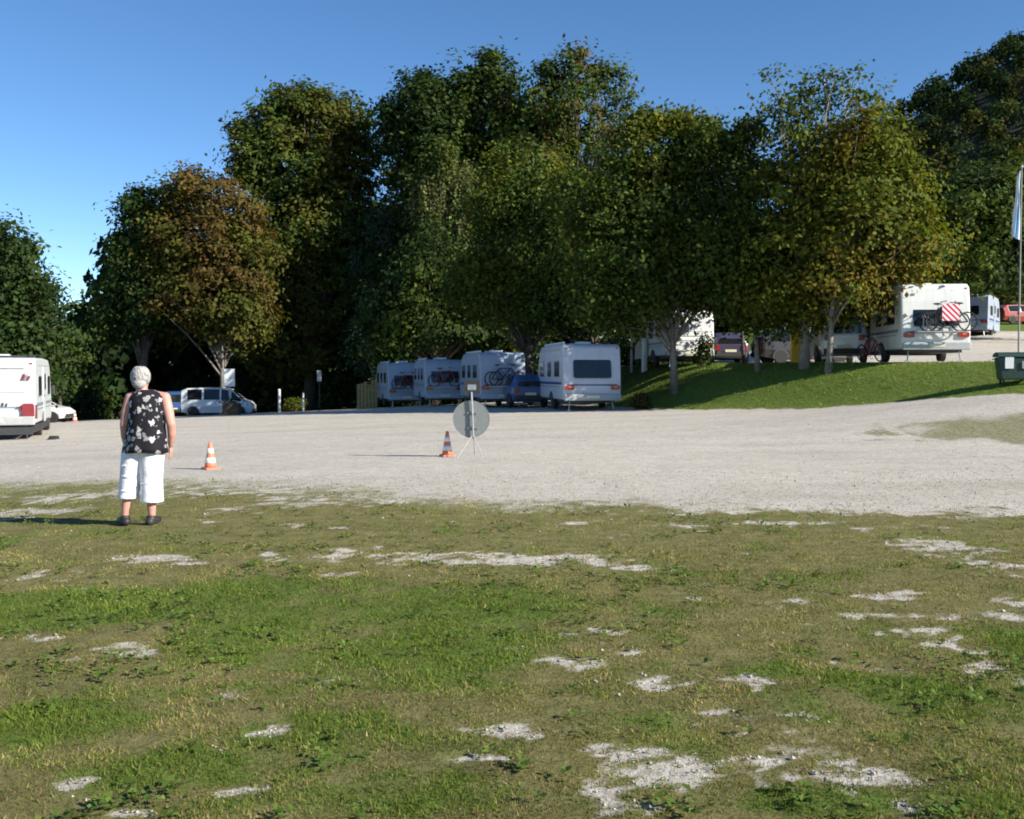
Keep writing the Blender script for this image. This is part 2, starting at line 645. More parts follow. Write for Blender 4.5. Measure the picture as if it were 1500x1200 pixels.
    def build(s, name, parent=None, bevel=0.0, smooth=False, seg=2):
        me = bpy.data.meshes.new(name)
        me.from_pydata(s.v, [], s.f)
        for m in s.mats: me.materials.append(m)
        me.polygons.foreach_set('material_index', s.m)
        bm = bmesh.new()
        bm.from_mesh(me)
        bmesh.ops.recalc_face_normals(bm, faces=bm.faces)
        if bevel:
            eds = [e for e in bm.edges if len(e.link_faces) == 2 and e.calc_face_angle(0) > .45]
            bmesh.ops.bevel(bm, geom=eds, offset=bevel, segments=seg, affect='EDGES', profile=.5, clamp_overlap=True)
        bm.to_mesh(me)
        bm.free()
        if smooth:
            me.polygons.foreach_set('use_smooth', [True] * len(me.polygons))
        me.update()
        o = bpy.data.objects.new(name, me)
        C.objects.link(o)
        if parent: o.parent = parent
        return o


def remeshed(mb, name, parent, voxel=.008, smooth_it=6):
    """fuse overlapping volumes into one continuous surface"""
    o = mb.build(name, None)
    md = o.modifiers.new('r', 'REMESH')
    md.mode = 'VOXEL'
    md.voxel_size = voxel
    ms = o.modifiers.new('s', 'SMOOTH')
    ms.factor = .5
    ms.iterations = smooth_it
    dg = bpy.context.evaluated_depsgraph_get()
    me = bpy.data.meshes.new_from_object(o.evaluated_get(dg))
    me.name = name
    if not me.materials:
        me.materials.append(mb.mats[0])
    me.polygons.foreach_set('use_smooth', [True] * len(me.polygons))
    o.modifiers.clear()
    o.data = me
    if parent: o.parent = parent
    return o


def ngon_plate(mb, center, ax, ay, w, h, t, material, r=.06, seg=3):
    """rounded plate of thickness t; ax, ay unit vectors in its plane, front face along ax x ay"""
    c, ax, ay = Vector(center), Vector(ax), Vector(ay)
    nrm = ax.cross(ay).normalized()
    pts = []
    r = min(r, w / 2, h / 2)
    for sx, sy, a0 in ((1, 1, 0), (-1, 1, 90), (-1, -1, 180), (1, -1, 270)):
        for k in range(seg + 1):
            a = R(a0 + 90 * k / seg)
            pts.append(c + ax * (sx * (w / 2 - r) + r * math.cos(a)) + ay * (sy * (h / 2 - r) + r * math.sin(a)))
    n = len(pts)
    vs = pts + [p + nrm * t for p in pts]
    fs = [tuple(reversed(range(n))), tuple(range(n, 2 * n))] + [(i, (i + 1) % n, n + (i + 1) % n, n + i) for i in range(n)]
    return mb.add(vs, fs, material)


# ------------------------------------------------------------------ ground: masks
def ell(x, y, cx, cy, rx, ry):
    return ((x - cx) / rx) ** 2 + ((y - cy) / ry) ** 2


# worn places, from the photo: (px, py, half width px, half height px)
BARE = [(520, 815, 50, 7), (620, 822, 70, 6), (740, 826, 55, 8), (215, 820, 45, 6), (400, 816, 25, 5), (860, 822, 60, 6), (930, 828, 50, 6),
        (800, 982, 42, 14), (850, 966, 30, 6), (945, 1000, 70, 9), (1070, 998, 22, 6), (725, 1066, 50, 9), (650, 1110, 40, 5), (300, 1020, 26, 9),
        (312, 1082, 30, 7), (960, 1130, 85, 24), (890, 1160, 30, 20), (1120, 1112, 45, 26), (1230, 1140, 70, 12), (1480, 830, 40, 9), (1375, 800, 55, 8),
        (1470, 890, 35, 7), (1410, 945, 30, 12), (1480, 992, 30, 10), (175, 952, 40, 7), (60, 935, 26, 5), (830, 1172, 40, 16), (65, 1146, 20, 4),
        (370, 1172, 35, 5), (1050, 1060, 50, 6), (1300, 880, 60, 6), (1330, 928, 45, 5), (180, 1195, 40, 4), (880, 932, 18, 5), (1180, 1050, 40, 6), (1290, 1170, 60, 9), (960, 1190, 50, 8),
        (120, 715, 70, 6), (330, 712, 120, 6), (480, 735, 90, 5), (60, 740, 60, 5)]
LUSH = [(560, 930, 260, 75), (620, 990, 160, 45), (470, 1080, 130, 40), (90, 890, 170, 30), (70, 1060, 120, 30), (330, 870, 120, 25), (1480, 940, 60, 25),
        (1120, 985, 60, 16), (640, 1160, 120, 30), (1180, 1180, 130, 25), (60, 780, 90, 16), (1320, 1010, 120, 25), (500, 1180, 200, 25), (240, 1130, 150, 30)]


def world_ell(L):
    out = []
    for px, py, a, b in L:
        D = CAM_H * F / (py - 548)
        D0 = CAM_H * F / (py - 548 + b)
        D1 = CAM_H * F / (py - 548 - b)
        out.append(((px - 750) / F * D, (D0 + D1) / 2, a / F * D, (D1 - D0) / 2))
    return out


BARE_W, LUSH_W = world_ell(BARE), world_ell(LUSH)
LB = np.array([(-40, 17.5), (-8, 16.0), (-5.0, 15.2), (-2.2, 12.9), (0, 11.8), (2.0, 11.5), (6, 11.2), (40, 11.0)])


def masks(x, y):
    n1 = fbm(x * .9, y * .9, 5, 5) - .5
    n2 = fbm(x * 3.1, y * 3.1, 9, 4) - .5
    n3 = fbm(x * 9, y * 9, 19, 3) - .5
    s = toe_dist(x, y)
    # gravel field beyond the lawn's ragged edge; raggeder on the left
    lb = np.interp(x, LB[:, 0], LB[:, 1])
    soft = np.interp(x, [-8, -3, 1, 6], [4.4, 3.4, 1.5, .9])
    g = sstep(-1, 1, (y - lb + n1 * 2.0 + n2 * 1.3 + n3 * 1.2) / soft)
    # worn patch pattern on the lawn
    bare = np.zeros_like(x)
    for cx, cy, rx, ry in BARE_W:
        e = ell(x + n1 * 1.0, y + n2 * .4, cx, cy, rx * 1.5, ry * 1.9)
        bare = np.maximum(bare, np.clip(1.3 - e * .9, 0, 1))
    T = fbm(x * 4.2 + 3, y * 6.5, 141, 5, .85) - .5
    bare = np.where(bare > 0, (bare * .70 + T * 3.5 - .27) * 1.1, -1)
    scat = np.where(y < 40, (fbm(x * 1.6, y * 2.2, 33, 6, .8) - .64) * 5 + .22 * sstep(0, 4, x) + .30 * sstep(7.6, 11.5, y), -1)
    g = np.maximum(g, np.clip(np.maximum(bare, scat), 0, 1) * (y > 2))
    # island of grass on the right
    pc = ground_at(1480, 634)
    e = ell(x, y, pc.x + 1.0, pc.y + .3, 3.6, 2.6)
    g = np.minimum(g, .40 + .60 * sstep(.5, 1.5, e + n1 * 1.6 + n2 * 1.2 + n3 * 1.0))
    # grass bank, then the terrace gravel, then grass again far right
    bank = sstep(-.35, .25, s + n2 * .8)
    wid = np.interp(x, [5, 8, 13, 20], [9, 6.5, 4.6, 4.2])
    terr = sstep(-.3, .3, s - wid + n2 * .5) * (1 - sstep(-.5, .5, y - 70))
    g = g * (1 - bank) + bank * terr
    lush = np.zeros_like(x)
    for cx, cy, rx, ry in LUSH_W:
        lush = np.maximum(lush, sstep(2.0, .0, ell(x, y, cx, cy, rx, ry)))
    lush = lush * .58 + .26 + n1 * 1.0 + n2 * 1.1 + n3 * .5 - .20 * sstep(6.3, 9.5, y) - .12 * sstep(0, 4, x) * (y < 9)
    lush = np.where(s > 0, .85 + n1 * .5, lush)
    lush = np.where((s < 0) & (y > 13.5), .30 + n1 * .6, lush)
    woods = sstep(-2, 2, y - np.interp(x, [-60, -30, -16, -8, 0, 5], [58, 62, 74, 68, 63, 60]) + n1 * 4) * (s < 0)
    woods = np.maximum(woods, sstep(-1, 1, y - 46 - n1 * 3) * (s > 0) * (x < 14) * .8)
    return np.clip(g, 0, 1), np.clip(lush, 0, 1), np.clip(woods, 0, 1), s


xs = np.arange(-9, 9.001, .065)
mid = 9 + np.cumsum(np.full(90, .3))
far = [mid[-1] * 1.12 ** k for k in range(1, 42)]
xs = np.r_[-np.array(far)[::-1], -mid[::-1], xs, mid, far]
ys, v = [], 2.6
while v < 3500:
    ys.append(v)
    v += v * (.0115 if v < 20 else (.02 if v < 75 else .085))
ys = np.r_[[-300, -100, -40, -20, -8, -3, 0, 1.5, 2.2], ys]
GX, GY = np.meshgrid(xs, ys)
shape = GX.shape
gx, gy = GX.ravel(), GY.ravel()
zz = gz(gx, gy)
mg, ml, mw, ms_ = masks(gx, gy)
near = (gy < 16)
zz = zz + near * (.018 * (fbm(gx * 2.5, gy * 2.5, 71, 3) - .5)) - near * mg * .006
nr, nc = shape
idx = np.arange(nr * nc).reshape(nr, nc)
quads = np.stack([idx[:-1, :-1], idx[:-1, 1:], idx[1:, 1:], idx[1:, :-1]], -1).reshape(-1, 4)
ground = np_mesh('ground', np.c_[gx, gy, zz], quads, ground_material(), smooth=True)
for nm, arr in (('gravel', mg), ('lush', ml), ('woods', mw)):
    a = ground.data.attributes.new(nm, 'FLOAT', 'POINT')
    a.data.foreach_set('value', arr.astype(np.float32))
tag(ground, kind='structure')


# ------------------------------------------------------------------ hills
def hill_material(name, c0, c1, scale):
    return mat(name, c0, .95, .4, scale, bump=1.0, bscale=scale * 4)


HX = np.array([-10, 20, 40, 77, 84, 93, 107, 150, 250, 400.])
HZ = np.array([0, 6, 22, 50, 55, 61, 69, 90, 108, 112.])


def hill_z(x, y):
    ridge = np.interp(x, HX, HZ)
    k = sstep(98, 215, y)
    k = .55 * k + .45 * np.clip((y - 98) / 117, 0, 1)
    back = 1 - .25 * sstep(215, 420, y)
    return ridge * np.clip(k, 0, 1) * back + 1.5 * (fbm(x * .05, y * .05, 91) - .5) - 2.5 * (y < 102)


hx, hy = np.meshgrid(np.linspace(-10, 400, 70), np.linspace(97, 420, 56))
hi = np.arange(hx.size).reshape(hx.shape)
hq = np.stack([hi[:-1, :-1], hi[:-1, 1:], hi[1:, 1:], hi[1:, :-1]], -1).reshape(-1, 4)
ho = np_mesh('wooded_hill', np.c_[hx.ravel(), hy.ravel(), hill_z(hx.ravel(), hy.ravel())], hq, hill_material('hill_floor', (.028, .032, .014), None, .3), smooth=True)
tag(ho, kind='structure')

fx, fy = np.meshgrid(np.linspace(-1100, 500, 260), np.linspace(700, 1250, 14))
prof = np.interp(fy, [700, 900, 1250], [-4, 1, .9])
fz = prof * (62 + 22 * np.sin(fx / 260 + .6) * .4) + (fbm(fx * .06, fy * .06, 44, 4) - .5) * 9 * (prof > 0)
fi = np.arange(fx.size).reshape(fx.shape)
fq = np.stack([fi[:-1, :-1], fi[:-1, 1:], fi[1:, 1:], fi[1:, :-1]], -1).reshape(-1, 4)
fo = np_mesh('far_hill', np.c_[fx.ravel(), fy.ravel(), fz.ravel()], fq, mat('far_forest', (.05, .085, .075), .95, .3, .05, bump=1, bscale=.2))  # bluish forest colour stands in for distance haze
tag(fo, kind='structure')


# ------------------------------------------------------------------ foliage
def leaves_mesh(cent, nrm, size, aspect=.62):
    """diamond leaves: cent (n,3), nrm (n,3), size (n)"""
    n = len(cent)
    nrm = nrm / np.maximum(np.linalg.norm(nrm, axis=1, keepdims=True), 1e-6)
    t = rng.normal(size=(n, 3))
    t -= nrm * (t * nrm).sum(1, keepdims=True)
    t /= np.maximum(np.linalg.norm(t, axis=1, keepdims=True), 1e-6)
    b = np.cross(nrm, t)
    s = size[:, None] * .5
    fold = nrm * s * rng.uniform(-.35, .35, (n, 1))
    v = np.stack([cent - t * s, cent - b * s * aspect + fold, cent + t * s, cent + b * s * aspect + fold], 1).reshape(-1, 3)
    f = np.arange(n * 4).reshape(n, 4)
    return v, f


def pick_colors(n, pal, jit=.22):
    pal = np.array([p[:3] for p in pal]), np.array([p[3] for p in pal])
    k = rng.choice(len(pal[0]), n, p=pal[1] / pal[1].sum())
    c = pal[0][k] * rng.uniform(1 - jit, 1 + jit, (n, 1)) * rng.uniform(.92, 1.08, (n, 3))
    return c


def crown_leaves(lobes, per_m2, leaf, clump=.45, per_clump=26, droop=0.0, shell=.5):
    """lobes: (centre Vector, rx, ry, rz); returns centres, normals, sizes, lobe ids"""
    cs, ns, ids = [], [], []
    for li, (c, rx, ry, rz, dk) in enumerate(lobes):
        area = math.pi * rx * rz * dk
        ncl = max(6, int(area * per_m2 / per_clump * 4))
        d = rng.normal(size=(ncl, 3))
        d /= np.linalg.norm(d, axis=1, keepdims=True)
        r = (shell + (1 - shell) * rng.random(ncl) ** .6)
        lump = .82 + .36 * vnoise(d[:, 0] * 2.3 + 7 * li, d[:, 1] * 2.3 + d[:, 2] * 2.9, 3 + li)
        r = r * lump * rng.choice([1, 1, 1, 1.12, 1.22], ncl)
        cc = np.array(c) + d * r[:, None] * np.array([rx, ry, rz])
        m = rng.poisson(per_clump, ncl) + 3
        rep = np.repeat(np.arange(ncl), m)
        sg = clump * rng.uniform(.6, 1.35, ncl)
        off = rng.normal(size=(len(rep), 3)) * sg[rep][:, None] * np.array([1, 1, .62])
        if droop:
            off[:, 2] -= np.abs(rng.normal(size=len(rep))) * droop
            off[:, :2] *= .45
        p = cc[rep] + off
        nn = d[rep] * 1.25 + rng.normal(size=(len(rep), 3)) * .55 + np.array([0, 0, .5])
        cs.append(p)
        ns.append(nn)
        ids.append(rep + 100000 * li)
    cs, ns, ids = np.concatenate(cs), np.concatenate(ns), np.concatenate(ids)
    return cs, ns, leaf * rng.uniform(.6, 1.4, len(cs)), ids


def tree(name, label, cat, px, D, lobes_px, pal, leaf=.26, dens=30, trunk_r=.25, pal2=None, clump=.5, droop=0, bark='bark', base=None, shell=.5, group=None, extra_trunks=(), tw=.03, zoff=0.0, limb_k=1.0):
    """lobes_px: (px,py,rx_px,ry_px[,dD]) in the photograph at distance D, made into real ellipsoids"""
    s = D / F
    bx = (px - 750) * s
    bz = (g1(bx, D) if base is None else base) - .05
    root = thing(name, label, cat, (bx, D, bz), 0, group)
    o = Vector((bx, D, bz))
    L = []
    for q in lobes_px:
        dd = q[4] if len(q) > 4 else 0
        c = P(q[0], q[1], D + dd) - o
        k = (D + dd) / F
        L.append((c, q[2] * k, q[2] * k * .85, q[3] * k, q[5] if len(q) > 5 else 1.0))
    for (c, rx, ry, rz, dk) in list(L):
        for q in range(5 if dk > .6 else 0):
            d = rng.normal(size=3)
            d[2] = abs(d[2]) * .9 - .25
            d /= np.linalg.norm(d)
            f_ = rng.uniform(.88, 1.09) if dk > .75 else rng.uniform(.75, .98)
            r_ = rng.uniform(.2, .36)
            L.append((c + Vector((d[0] * rx * f_, d[1] * ry * f_, d[2] * rz * f_)), rx * r_, rx * r_ * .9, rx * r_ * rng.uniform(.8, 1.3), dk * (.85 if dk > .75 else .5)))
    nbig = len(lobes_px)
    cs, ns, sz, ids = crown_leaves(L, dens * (1.75 if D < 56 else 1.22), leaf * (.92 if D < 56 else 1.06), clump * .95, 30, droop, shell)
    keep = cs[:, 2] > .25
    cs, ns, sz, ids = cs[keep], ns[keep], sz[keep], ids[keep]
    u = fbm(cs[:, 0] * .35 + px, cs[:, 2] * .35 + cs[:, 1] * .2, 61, 3)
    uid, inv = np.unique(ids, return_inverse=True)
    tint = rng.uniform(.78, 1.25, (len(uid), 1)) * rng.uniform(.93, 1.07, (len(uid), 3))
    col = pick_colors(len(cs), pal)
    if pal2 is not None:
        c2 = pick_colors(len(cs), pal2)
        sel = u + rng.normal(size=len(cs)) * .07 > .54
        col[sel] = c2[sel]
    col = np.clip(col * tint[inv] * 1.3, .004, .9)
    v, f = leaves_mesh(cs, ns, sz)
    np_mesh('crown', v, f, M['leaf'], np.repeat(col, 4, axis=0), root)
    mb = MB()
    top = max(L[:nbig], key=lambda l: l[0].z)
    pts, rad = [], []
    tipz = top[0].z + top[3] * .55
    for k in range(8):
        t = k / 7
        pts.append((top[0].x * t ** 1.6 + math.sin(k * 1.9 + px) * tw * 6 * t, top[0].y * t ** 1.6 + math.cos(k * 1.3 + px) * tw * 6 * t, tipz * t))
        rad.append(trunk_r * (1.35 if k == 0 else 1 - .85 * t))
    mb.tube(pts, rad, M[bark], 9)
    for li, (c, rx, ry, rz, dk) in enumerate(L):
        for q in range(max(2, int(4 * limb_k)) if li < nbig else 1):
            t0 = random.uniform(.25, .6)
            h0 = max(.9, min(c.z * t0 + .6, tipz * .8))
            k = h0 / tipz
            st = Vector((top[0].x * k ** 1.6, top[0].y * k ** 1.6, h0))
            en = c + Vector((random.uniform(-.75, .75) * rx, random.uniform(-.75, .75) * ry, random.uniform(-.3, .8) * rz))
            mdp = st.lerp(en, .5) + Vector((random.uniform(-.4, .4), random.uniform(-.4, .4), .35))
            r0 = trunk_r * .45 * (1 - .6 * k)
            mb.tube([st, st.lerp(mdp, .5) + Vector((0, 0, .1)), mdp, en], [r0, r0 * .75, r0 * .5, r0 * .12], M[bark], 6)
    mb.build('trunk', root, smooth=True)
    return root


# palettes: (r, g, b, weight), base colours of leaves
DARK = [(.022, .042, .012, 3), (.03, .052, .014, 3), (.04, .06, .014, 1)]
GREEN = [(.04, .068, .012, 3), (.055, .082, .014, 3), (.072, .09, .018, 2), (.03, .055, .012, 2)]
OLIVE = [(.06, .066, .012, 3), (.075, .078, .014, 3), (.05, .06, .012, 2), (.09, .082, .016, 1)]
YELGR = [(.09, .105, .014, 3), (.105, .112, .014, 2), (.065, .088, .014, 2)]
GOLD = [(.125, .10, .016, 3), (.12, .08, .015, 1), (.10, .095, .016, 3)]
BROWN = [(.088, .056, .018, 3), (.08, .062, .016, 3), (.105, .062, .018, 1), (.058, .052, .014, 2)]
BLUEG = [(.028, .055, .034, 3), (.04, .068, .04, 2), (.022, .042, .026, 2)]
BIRCH = [(.095, .11, .04, 3), (.12, .13, .05, 2), (.07, .09, .03, 2)]
RUST = [(.13, .06, .022, 2), (.1, .075, .025, 2), (.075, .068, .02, 2)]

tree('broadleaf_tree', 'tall dark green tree at the left edge behind the white motorhome', 'tree', -40, 52,
     [(-60, 430, 95, 90), (0, 395, 48, 70), (20, 470, 55, 75), (-10, 540, 85, 60), (50, 440, 26, 38, 2)], DARK, .3, 30, .35, GREEN)
tree('small_tree', 'loose mid green small tree just right of the white motorhome', 'tree', 88, 66,
     [(86, 512, 32, 40), (66, 550, 42, 44)], GREEN, .26, 34, .15, DARK)
tree('broadleaf_tree', 'dark ragged tree with blackish green leaves left of the brown tinged tree', 'tree', 205, 76,
     [(205, 330, 40, 50), (245, 320, 42, 50), (198, 402, 46, 60), (172, 462, 34, 44), (235, 430, 60, 75)], DARK, .32, 28, .4, GREEN)
tree('chestnut_tree', 'brown tinged round tree with pale trunk behind the white notice board', 'tree', 326, 75,
     [(320, 300, 58, 44), (300, 370, 72, 62), (345, 385, 58, 62), (315, 440, 80, 55), (270, 400, 45, 60), (340, 470, 55, 38)], OLIVE, .3, 32, .22, BROWN, bark='palebark')
tree('lime_tree', 'tall round topped olive green tree between the brown tree and the big tree group', 'tree', 455, 84,
     [(438, 155, 44, 32), (400, 195, 46, 44), (482, 185, 46, 46), (515, 235, 36, 48), (375, 245, 28, 36), (430, 255, 78, 66), (490, 290, 58, 72), (450, 350, 88, 75), (470, 430, 75, 80), (430, 500, 75, 60)], OLIVE, .36, 27, .5, GREEN)
tree('conifer_tree', 'feathery blue green conifer low beside the tall round topped tree', 'tree', 560, 78,
     [(562, 335, 26, 38), (560, 385, 40, 45), (565, 440, 52, 50), (560, 500, 60, 55)], BLUEG, .24, 32, .25, DARK, droop=.5)
tree('broadleaf_tree', 'tall dark tree whose left shoulder is ragged against the sky', 'tree', 625, 80,
     [(610, 165, 58, 50), (655, 155, 55, 50), (590, 215, 42, 60), (650, 240, 70, 80), (630, 340, 80, 90), (640, 450, 90, 80)], DARK, .34, 28, .5, GREEN)
tree('hornbeam_tree', 'low dark tree with drooping branches above the shaded caravans', 'tree', 640, 61,  # dark leaf colour stands in for shade low in the tree group
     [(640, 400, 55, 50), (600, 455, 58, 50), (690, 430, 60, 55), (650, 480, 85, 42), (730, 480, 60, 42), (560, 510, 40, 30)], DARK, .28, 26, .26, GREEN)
tree('birch_tree', 'pale weeping birch hanging in front of the dark tall trees', 'tree', 650, 74,
     [(645, 235, 30, 26), (630, 275, 26, 40), (668, 265, 26, 38), (640, 330, 30, 42), (672, 340, 20, 40), (622, 390, 20, 36)], BIRCH, .24, 34, .16, GREEN, droop=1.2, clump=.4)
tree('broadleaf_tree', 'tall green tree with a narrow top in the middle of the big group', 'tree', 725, 79,
     [(728, 110, 36, 34), (715, 165, 48, 45), (740, 220, 62, 60), (730, 320, 85, 85), (740, 430, 95, 85)], GREEN, .34, 27, .5, DARK)
tree('maple_tree', 'tallest open crowned tree with a rust tint on its right side', 'tree', 850, 76,
     [(845, 118, 40, 36, 0, .8), (893, 135, 36, 42, 0, .6), (805, 140, 34, 38, 0, .9), (905, 175, 32, 40, 0, .55), (840, 185, 68, 38), (850, 250, 80, 55), (850, 340, 90, 80), (790, 190, 50, 45)], GREEN, .3, 20, .45, RUST, shell=.6, limb_k=2)
tree('hornbeam_tree', 'mid height sunlit green tree in front of the tall group', 'tree', 775, 52,
     [(780, 250, 55, 45), (735, 300, 48, 50), (815, 310, 52, 55), (775, 370, 80, 65), (750, 430, 85, 46), (825, 425, 60, 50), (700, 420, 45, 45)], GREEN, .24, 32, .24, YELGR)
tree('lime_tree', 'dark dense tree squeezed between the sunlit green tree and the green maple', 'tree', 872, 48,
     [(870, 300, 60, 60), (850, 380, 75, 65), (900, 390, 60, 60), (860, 445, 80, 40), (820, 460, 50, 28)], DARK, .24, 34, .2, GREEN)
tree('maple_tree', 'green maple with a trunk before the white motorhome on the terrace', 'tree', 988, 40,
     [(955, 185, 14, 26, 0, .7), (925, 205, 16, 30, 0, .8), (1000, 195, 16, 28, 0, .7), (1030, 205, 12, 30, 0, .7), (950, 245, 52, 50), (1010, 240, 42, 45), (905, 290, 48, 60), (970, 300, 78, 65), (1010, 320, 52, 70), (930, 380, 85, 65), (990, 395, 65, 60), (940, 440, 60, 40), (885, 440, 50, 48), (915, 465, 45, 28), (1022, 425, 42, 38), (870, 350, 50, 60)], GREEN, .2, 42, .14, YELGR, clump=.36, bark='palebark')
tree('maple_tree', 'dark slim tree with thin pale trunk between the two big maples', 'tree', 1110, 38.5,
     [(1075, 270, 40, 70), (1060, 350, 60, 75), (1110, 380, 66, 75), (1090, 440, 55, 50), (1130, 455, 60, 36), (1045, 215, 18, 34), (1095, 215, 20, 34)], DARK, .2, 40, .09, GREEN, clump=.36, bark='palebark')
tree('maple_tree', 'young maple with the thinnest stem left of the slim dark tree', 'tree', 1089, 42,
     [(1050, 230, 30, 36), (1060, 290, 40, 60), (1080, 400, 60, 60)], DARK, .2, 26, .06, GREEN, clump=.36)
tree('maple_tree', 'broad yellow green maple with a feathery top beside the yellow box', 'tree', 1178, 37,
     [(1212, 122, 20, 34, 0, .5), (1182, 138, 18, 34, 0, .4), (1135, 140, 24, 44, 0, .4), (1255, 130, 20, 36, 0, .4), (1282, 155, 16, 28, .5, .4), (1165, 172, 36, 40, 0, .4), (1230, 168, 40, 42, 0, .5), (1195, 228, 76, 56, 0, .75), (1152, 300, 56, 70), (1230, 290, 80, 85), (1190, 380, 100, 75), (1135, 430, 55, 50), (1200, 450, 70, 36)], YELGR, .2, 36, .17, GREEN, clump=.34, bark='palebark', limb_k=1.6)
tree('maple_tree', 'golden tinged maple with a lit stem left of the caravan with the striped panel', 'tree', 1213, 35.5,
     [(1265, 225, 55, 60), (1295, 290, 66, 70), (1250, 340, 75, 75), (1318, 360, 52, 60), (1240, 425, 66, 46), (1300, 405, 55, 40), (1260, 280, 60, 60)], YELGR, .2, 42, .11, GOLD, clump=.34, bark='palebark')
tree('broadleaf_tree', 'dark green tree behind the caravan with the striped panel', 'tree', 1400, 56,
     [(1390, 320, 58, 58), (1345, 370, 50, 60), (1440, 290, 50, 50), (1410, 390, 70, 45), (1470, 360, 60, 60)], DARK, .28, 34, .3, GREEN)
tree('broadleaf_tree', 'green tree on the right edge behind the hanging flag', 'tree', 1530, 58,
     [(1510, 300, 50, 60), (1545, 370, 70, 70), (1490, 390, 40, 40)], GREEN, .28, 32, .3, DARK)


def mass(name, label, spots, leaf, pal, pal2, kind='stuff', per=300):
    """a mass of crowns that reads as one (far wood, undergrowth)"""
    cs, ns, sz, cl = [], [], [], []
    for (x, y, z, rx, rz) in spots:
        n = per
        d = rng.normal(size=(n, 3))
        d /= np.linalg.norm(d, axis=1, keepdims=True)
        d[:, 2] = np.where(d[:, 2] < -.45, -d[:, 2], d[:, 2])
        r = rng.uniform(.62, 1.08, n) * (.8 + .4 * vnoise(d[:, 0] * 2.1 + x, d[:, 2] * 2.1 + d[:, 1] * 1.7 + y, 5))
        cs.append(np.array([x, y, z]) + d * r[:, None] * np.array([rx, rx, rz]))
        ns.append(d + rng.normal(size=(n, 3)) * .45)
        sz.append(leaf * rng.uniform(.6, 1.4, n))
        base = pick_colors(1, pal if random.random() < .68 else pal2, .25)
        cl.append(base * rng.uniform(.75, 1.25, (n, 1)))
    cs, ns, sz, cl = map(np.concatenate, (cs, ns, sz, cl))
    v, f = leaves_mesh(cs, ns, sz, .8)
    o = np_mesh(name, v, f, M['leaf'], np.repeat(cl, 4, axis=0))
    return tag(o, label, kind=kind)


sp = []
for yy in np.arange(102, 228, 4.4):
    for xx in np.arange(12, yy * .58 + 6, 4.2):
        x, y = xx + random.uniform(-2.4, 2.4), yy + random.uniform(-2.4, 2.4)
        if x / y < .33: continue
        r = random.uniform(1.9, 2.9)
        sp.append((x, y, float(hill_z(np.array([x]), np.array([y]))[0]) + r * .9, r, r * random.uniform(1.0, 1.6)))
mass('hillside_wood', 'dark wooded hillside at upper right', sp, .68, DARK, OLIVE, per=190)
sp = []
for px in np.arange(-150, 1330, 26):
    D = 94 + random.uniform(-6, 6)
    x = (px - 750) / F * D
    topy = np.interp(px, [-150, 60, 125, 150, 260, 1100, 1330], [470, 520, 500, 400, 350, 350, 420])
    zt = CAM_H + (548 - topy) / F * D + random.uniform(-1.5, 1)
    z = -2.5
    while z < zt - 2.2:
        sp.append((x + random.uniform(-1, 1), D + random.uniform(-1, 1), z + 2, 2.6, 2.7))
        z += 3.1
mass('woodland_backdrop', 'deep shaded woodland behind the tree row', sp, .8, DARK, DARK, per=260)
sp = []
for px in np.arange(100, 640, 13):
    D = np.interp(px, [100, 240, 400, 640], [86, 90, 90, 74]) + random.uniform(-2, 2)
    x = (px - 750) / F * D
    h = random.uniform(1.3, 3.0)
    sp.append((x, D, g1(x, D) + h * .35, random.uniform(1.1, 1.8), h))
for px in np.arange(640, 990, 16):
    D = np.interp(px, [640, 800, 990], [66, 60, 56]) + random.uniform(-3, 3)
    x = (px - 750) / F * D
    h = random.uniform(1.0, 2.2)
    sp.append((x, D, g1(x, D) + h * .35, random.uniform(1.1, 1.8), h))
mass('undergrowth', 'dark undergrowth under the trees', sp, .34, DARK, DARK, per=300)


def bush(name, label, px, py, D, rx, rz, pal, leaf=.16, n=700, cat='bush'):
    p = P(px, py, D)
    z0 = g1(p.x, D)
    root = thing(name, label, cat, (p.x, D, z0))
    d = rng.normal(size=(n, 3))
    d /= np.linalg.norm(d, axis=1, keepdims=True)
    r = rng.uniform(.45, 1.1, n) * (.75 + .5 * vnoise(d[:, 0] * 2.5 + px, d[:, 2] * 2.5 + d[:, 1], 8))
    c = d * r[:, None] * np.array([rx, rx, rz]) + np.array([0, 0, rz * .85])
    k = c[:, 2] > .04
    c, d = c[k], d[k]
    v, f = leaves_mesh(c, d + rng.normal(size=d.shape) * .6, leaf * rng.uniform(.6, 1.4, len(c)))
    np_mesh('foliage', v, f, M['leaf'], np.repeat(pick_colors(len(c), pal), 4, axis=0), root)
    mb = MB()
    for q in range(5):
        mb.tube([(0, 0, -.05), (random.uniform(-.3, .3) * rx, random.uniform(-.3, .3) * rx, rz * .6), (random.uniform(-.7, .7) * rx, random.uniform(-.7, .7) * rx, rz * 1.4)], [.03, .02, .008], M['bark'], 5)
    mb.build('stem', root)
    return root


bush('bush', 'small bright green bush at the far edge of the gravel left of the wooden fence', 432, 590, 72, .75, .55, YELGR)
bush('bush', 'dark brownish bush at the foot of the bank right of the nearest parked caravan', 938, 590, 38.3, .42, .35, BROWN + DARK, .12)
bush('bush', 'dark green shrub on the terrace beside the white motorhome', 1030, 525, 43, .5, .75, DARK + GREEN, .14)


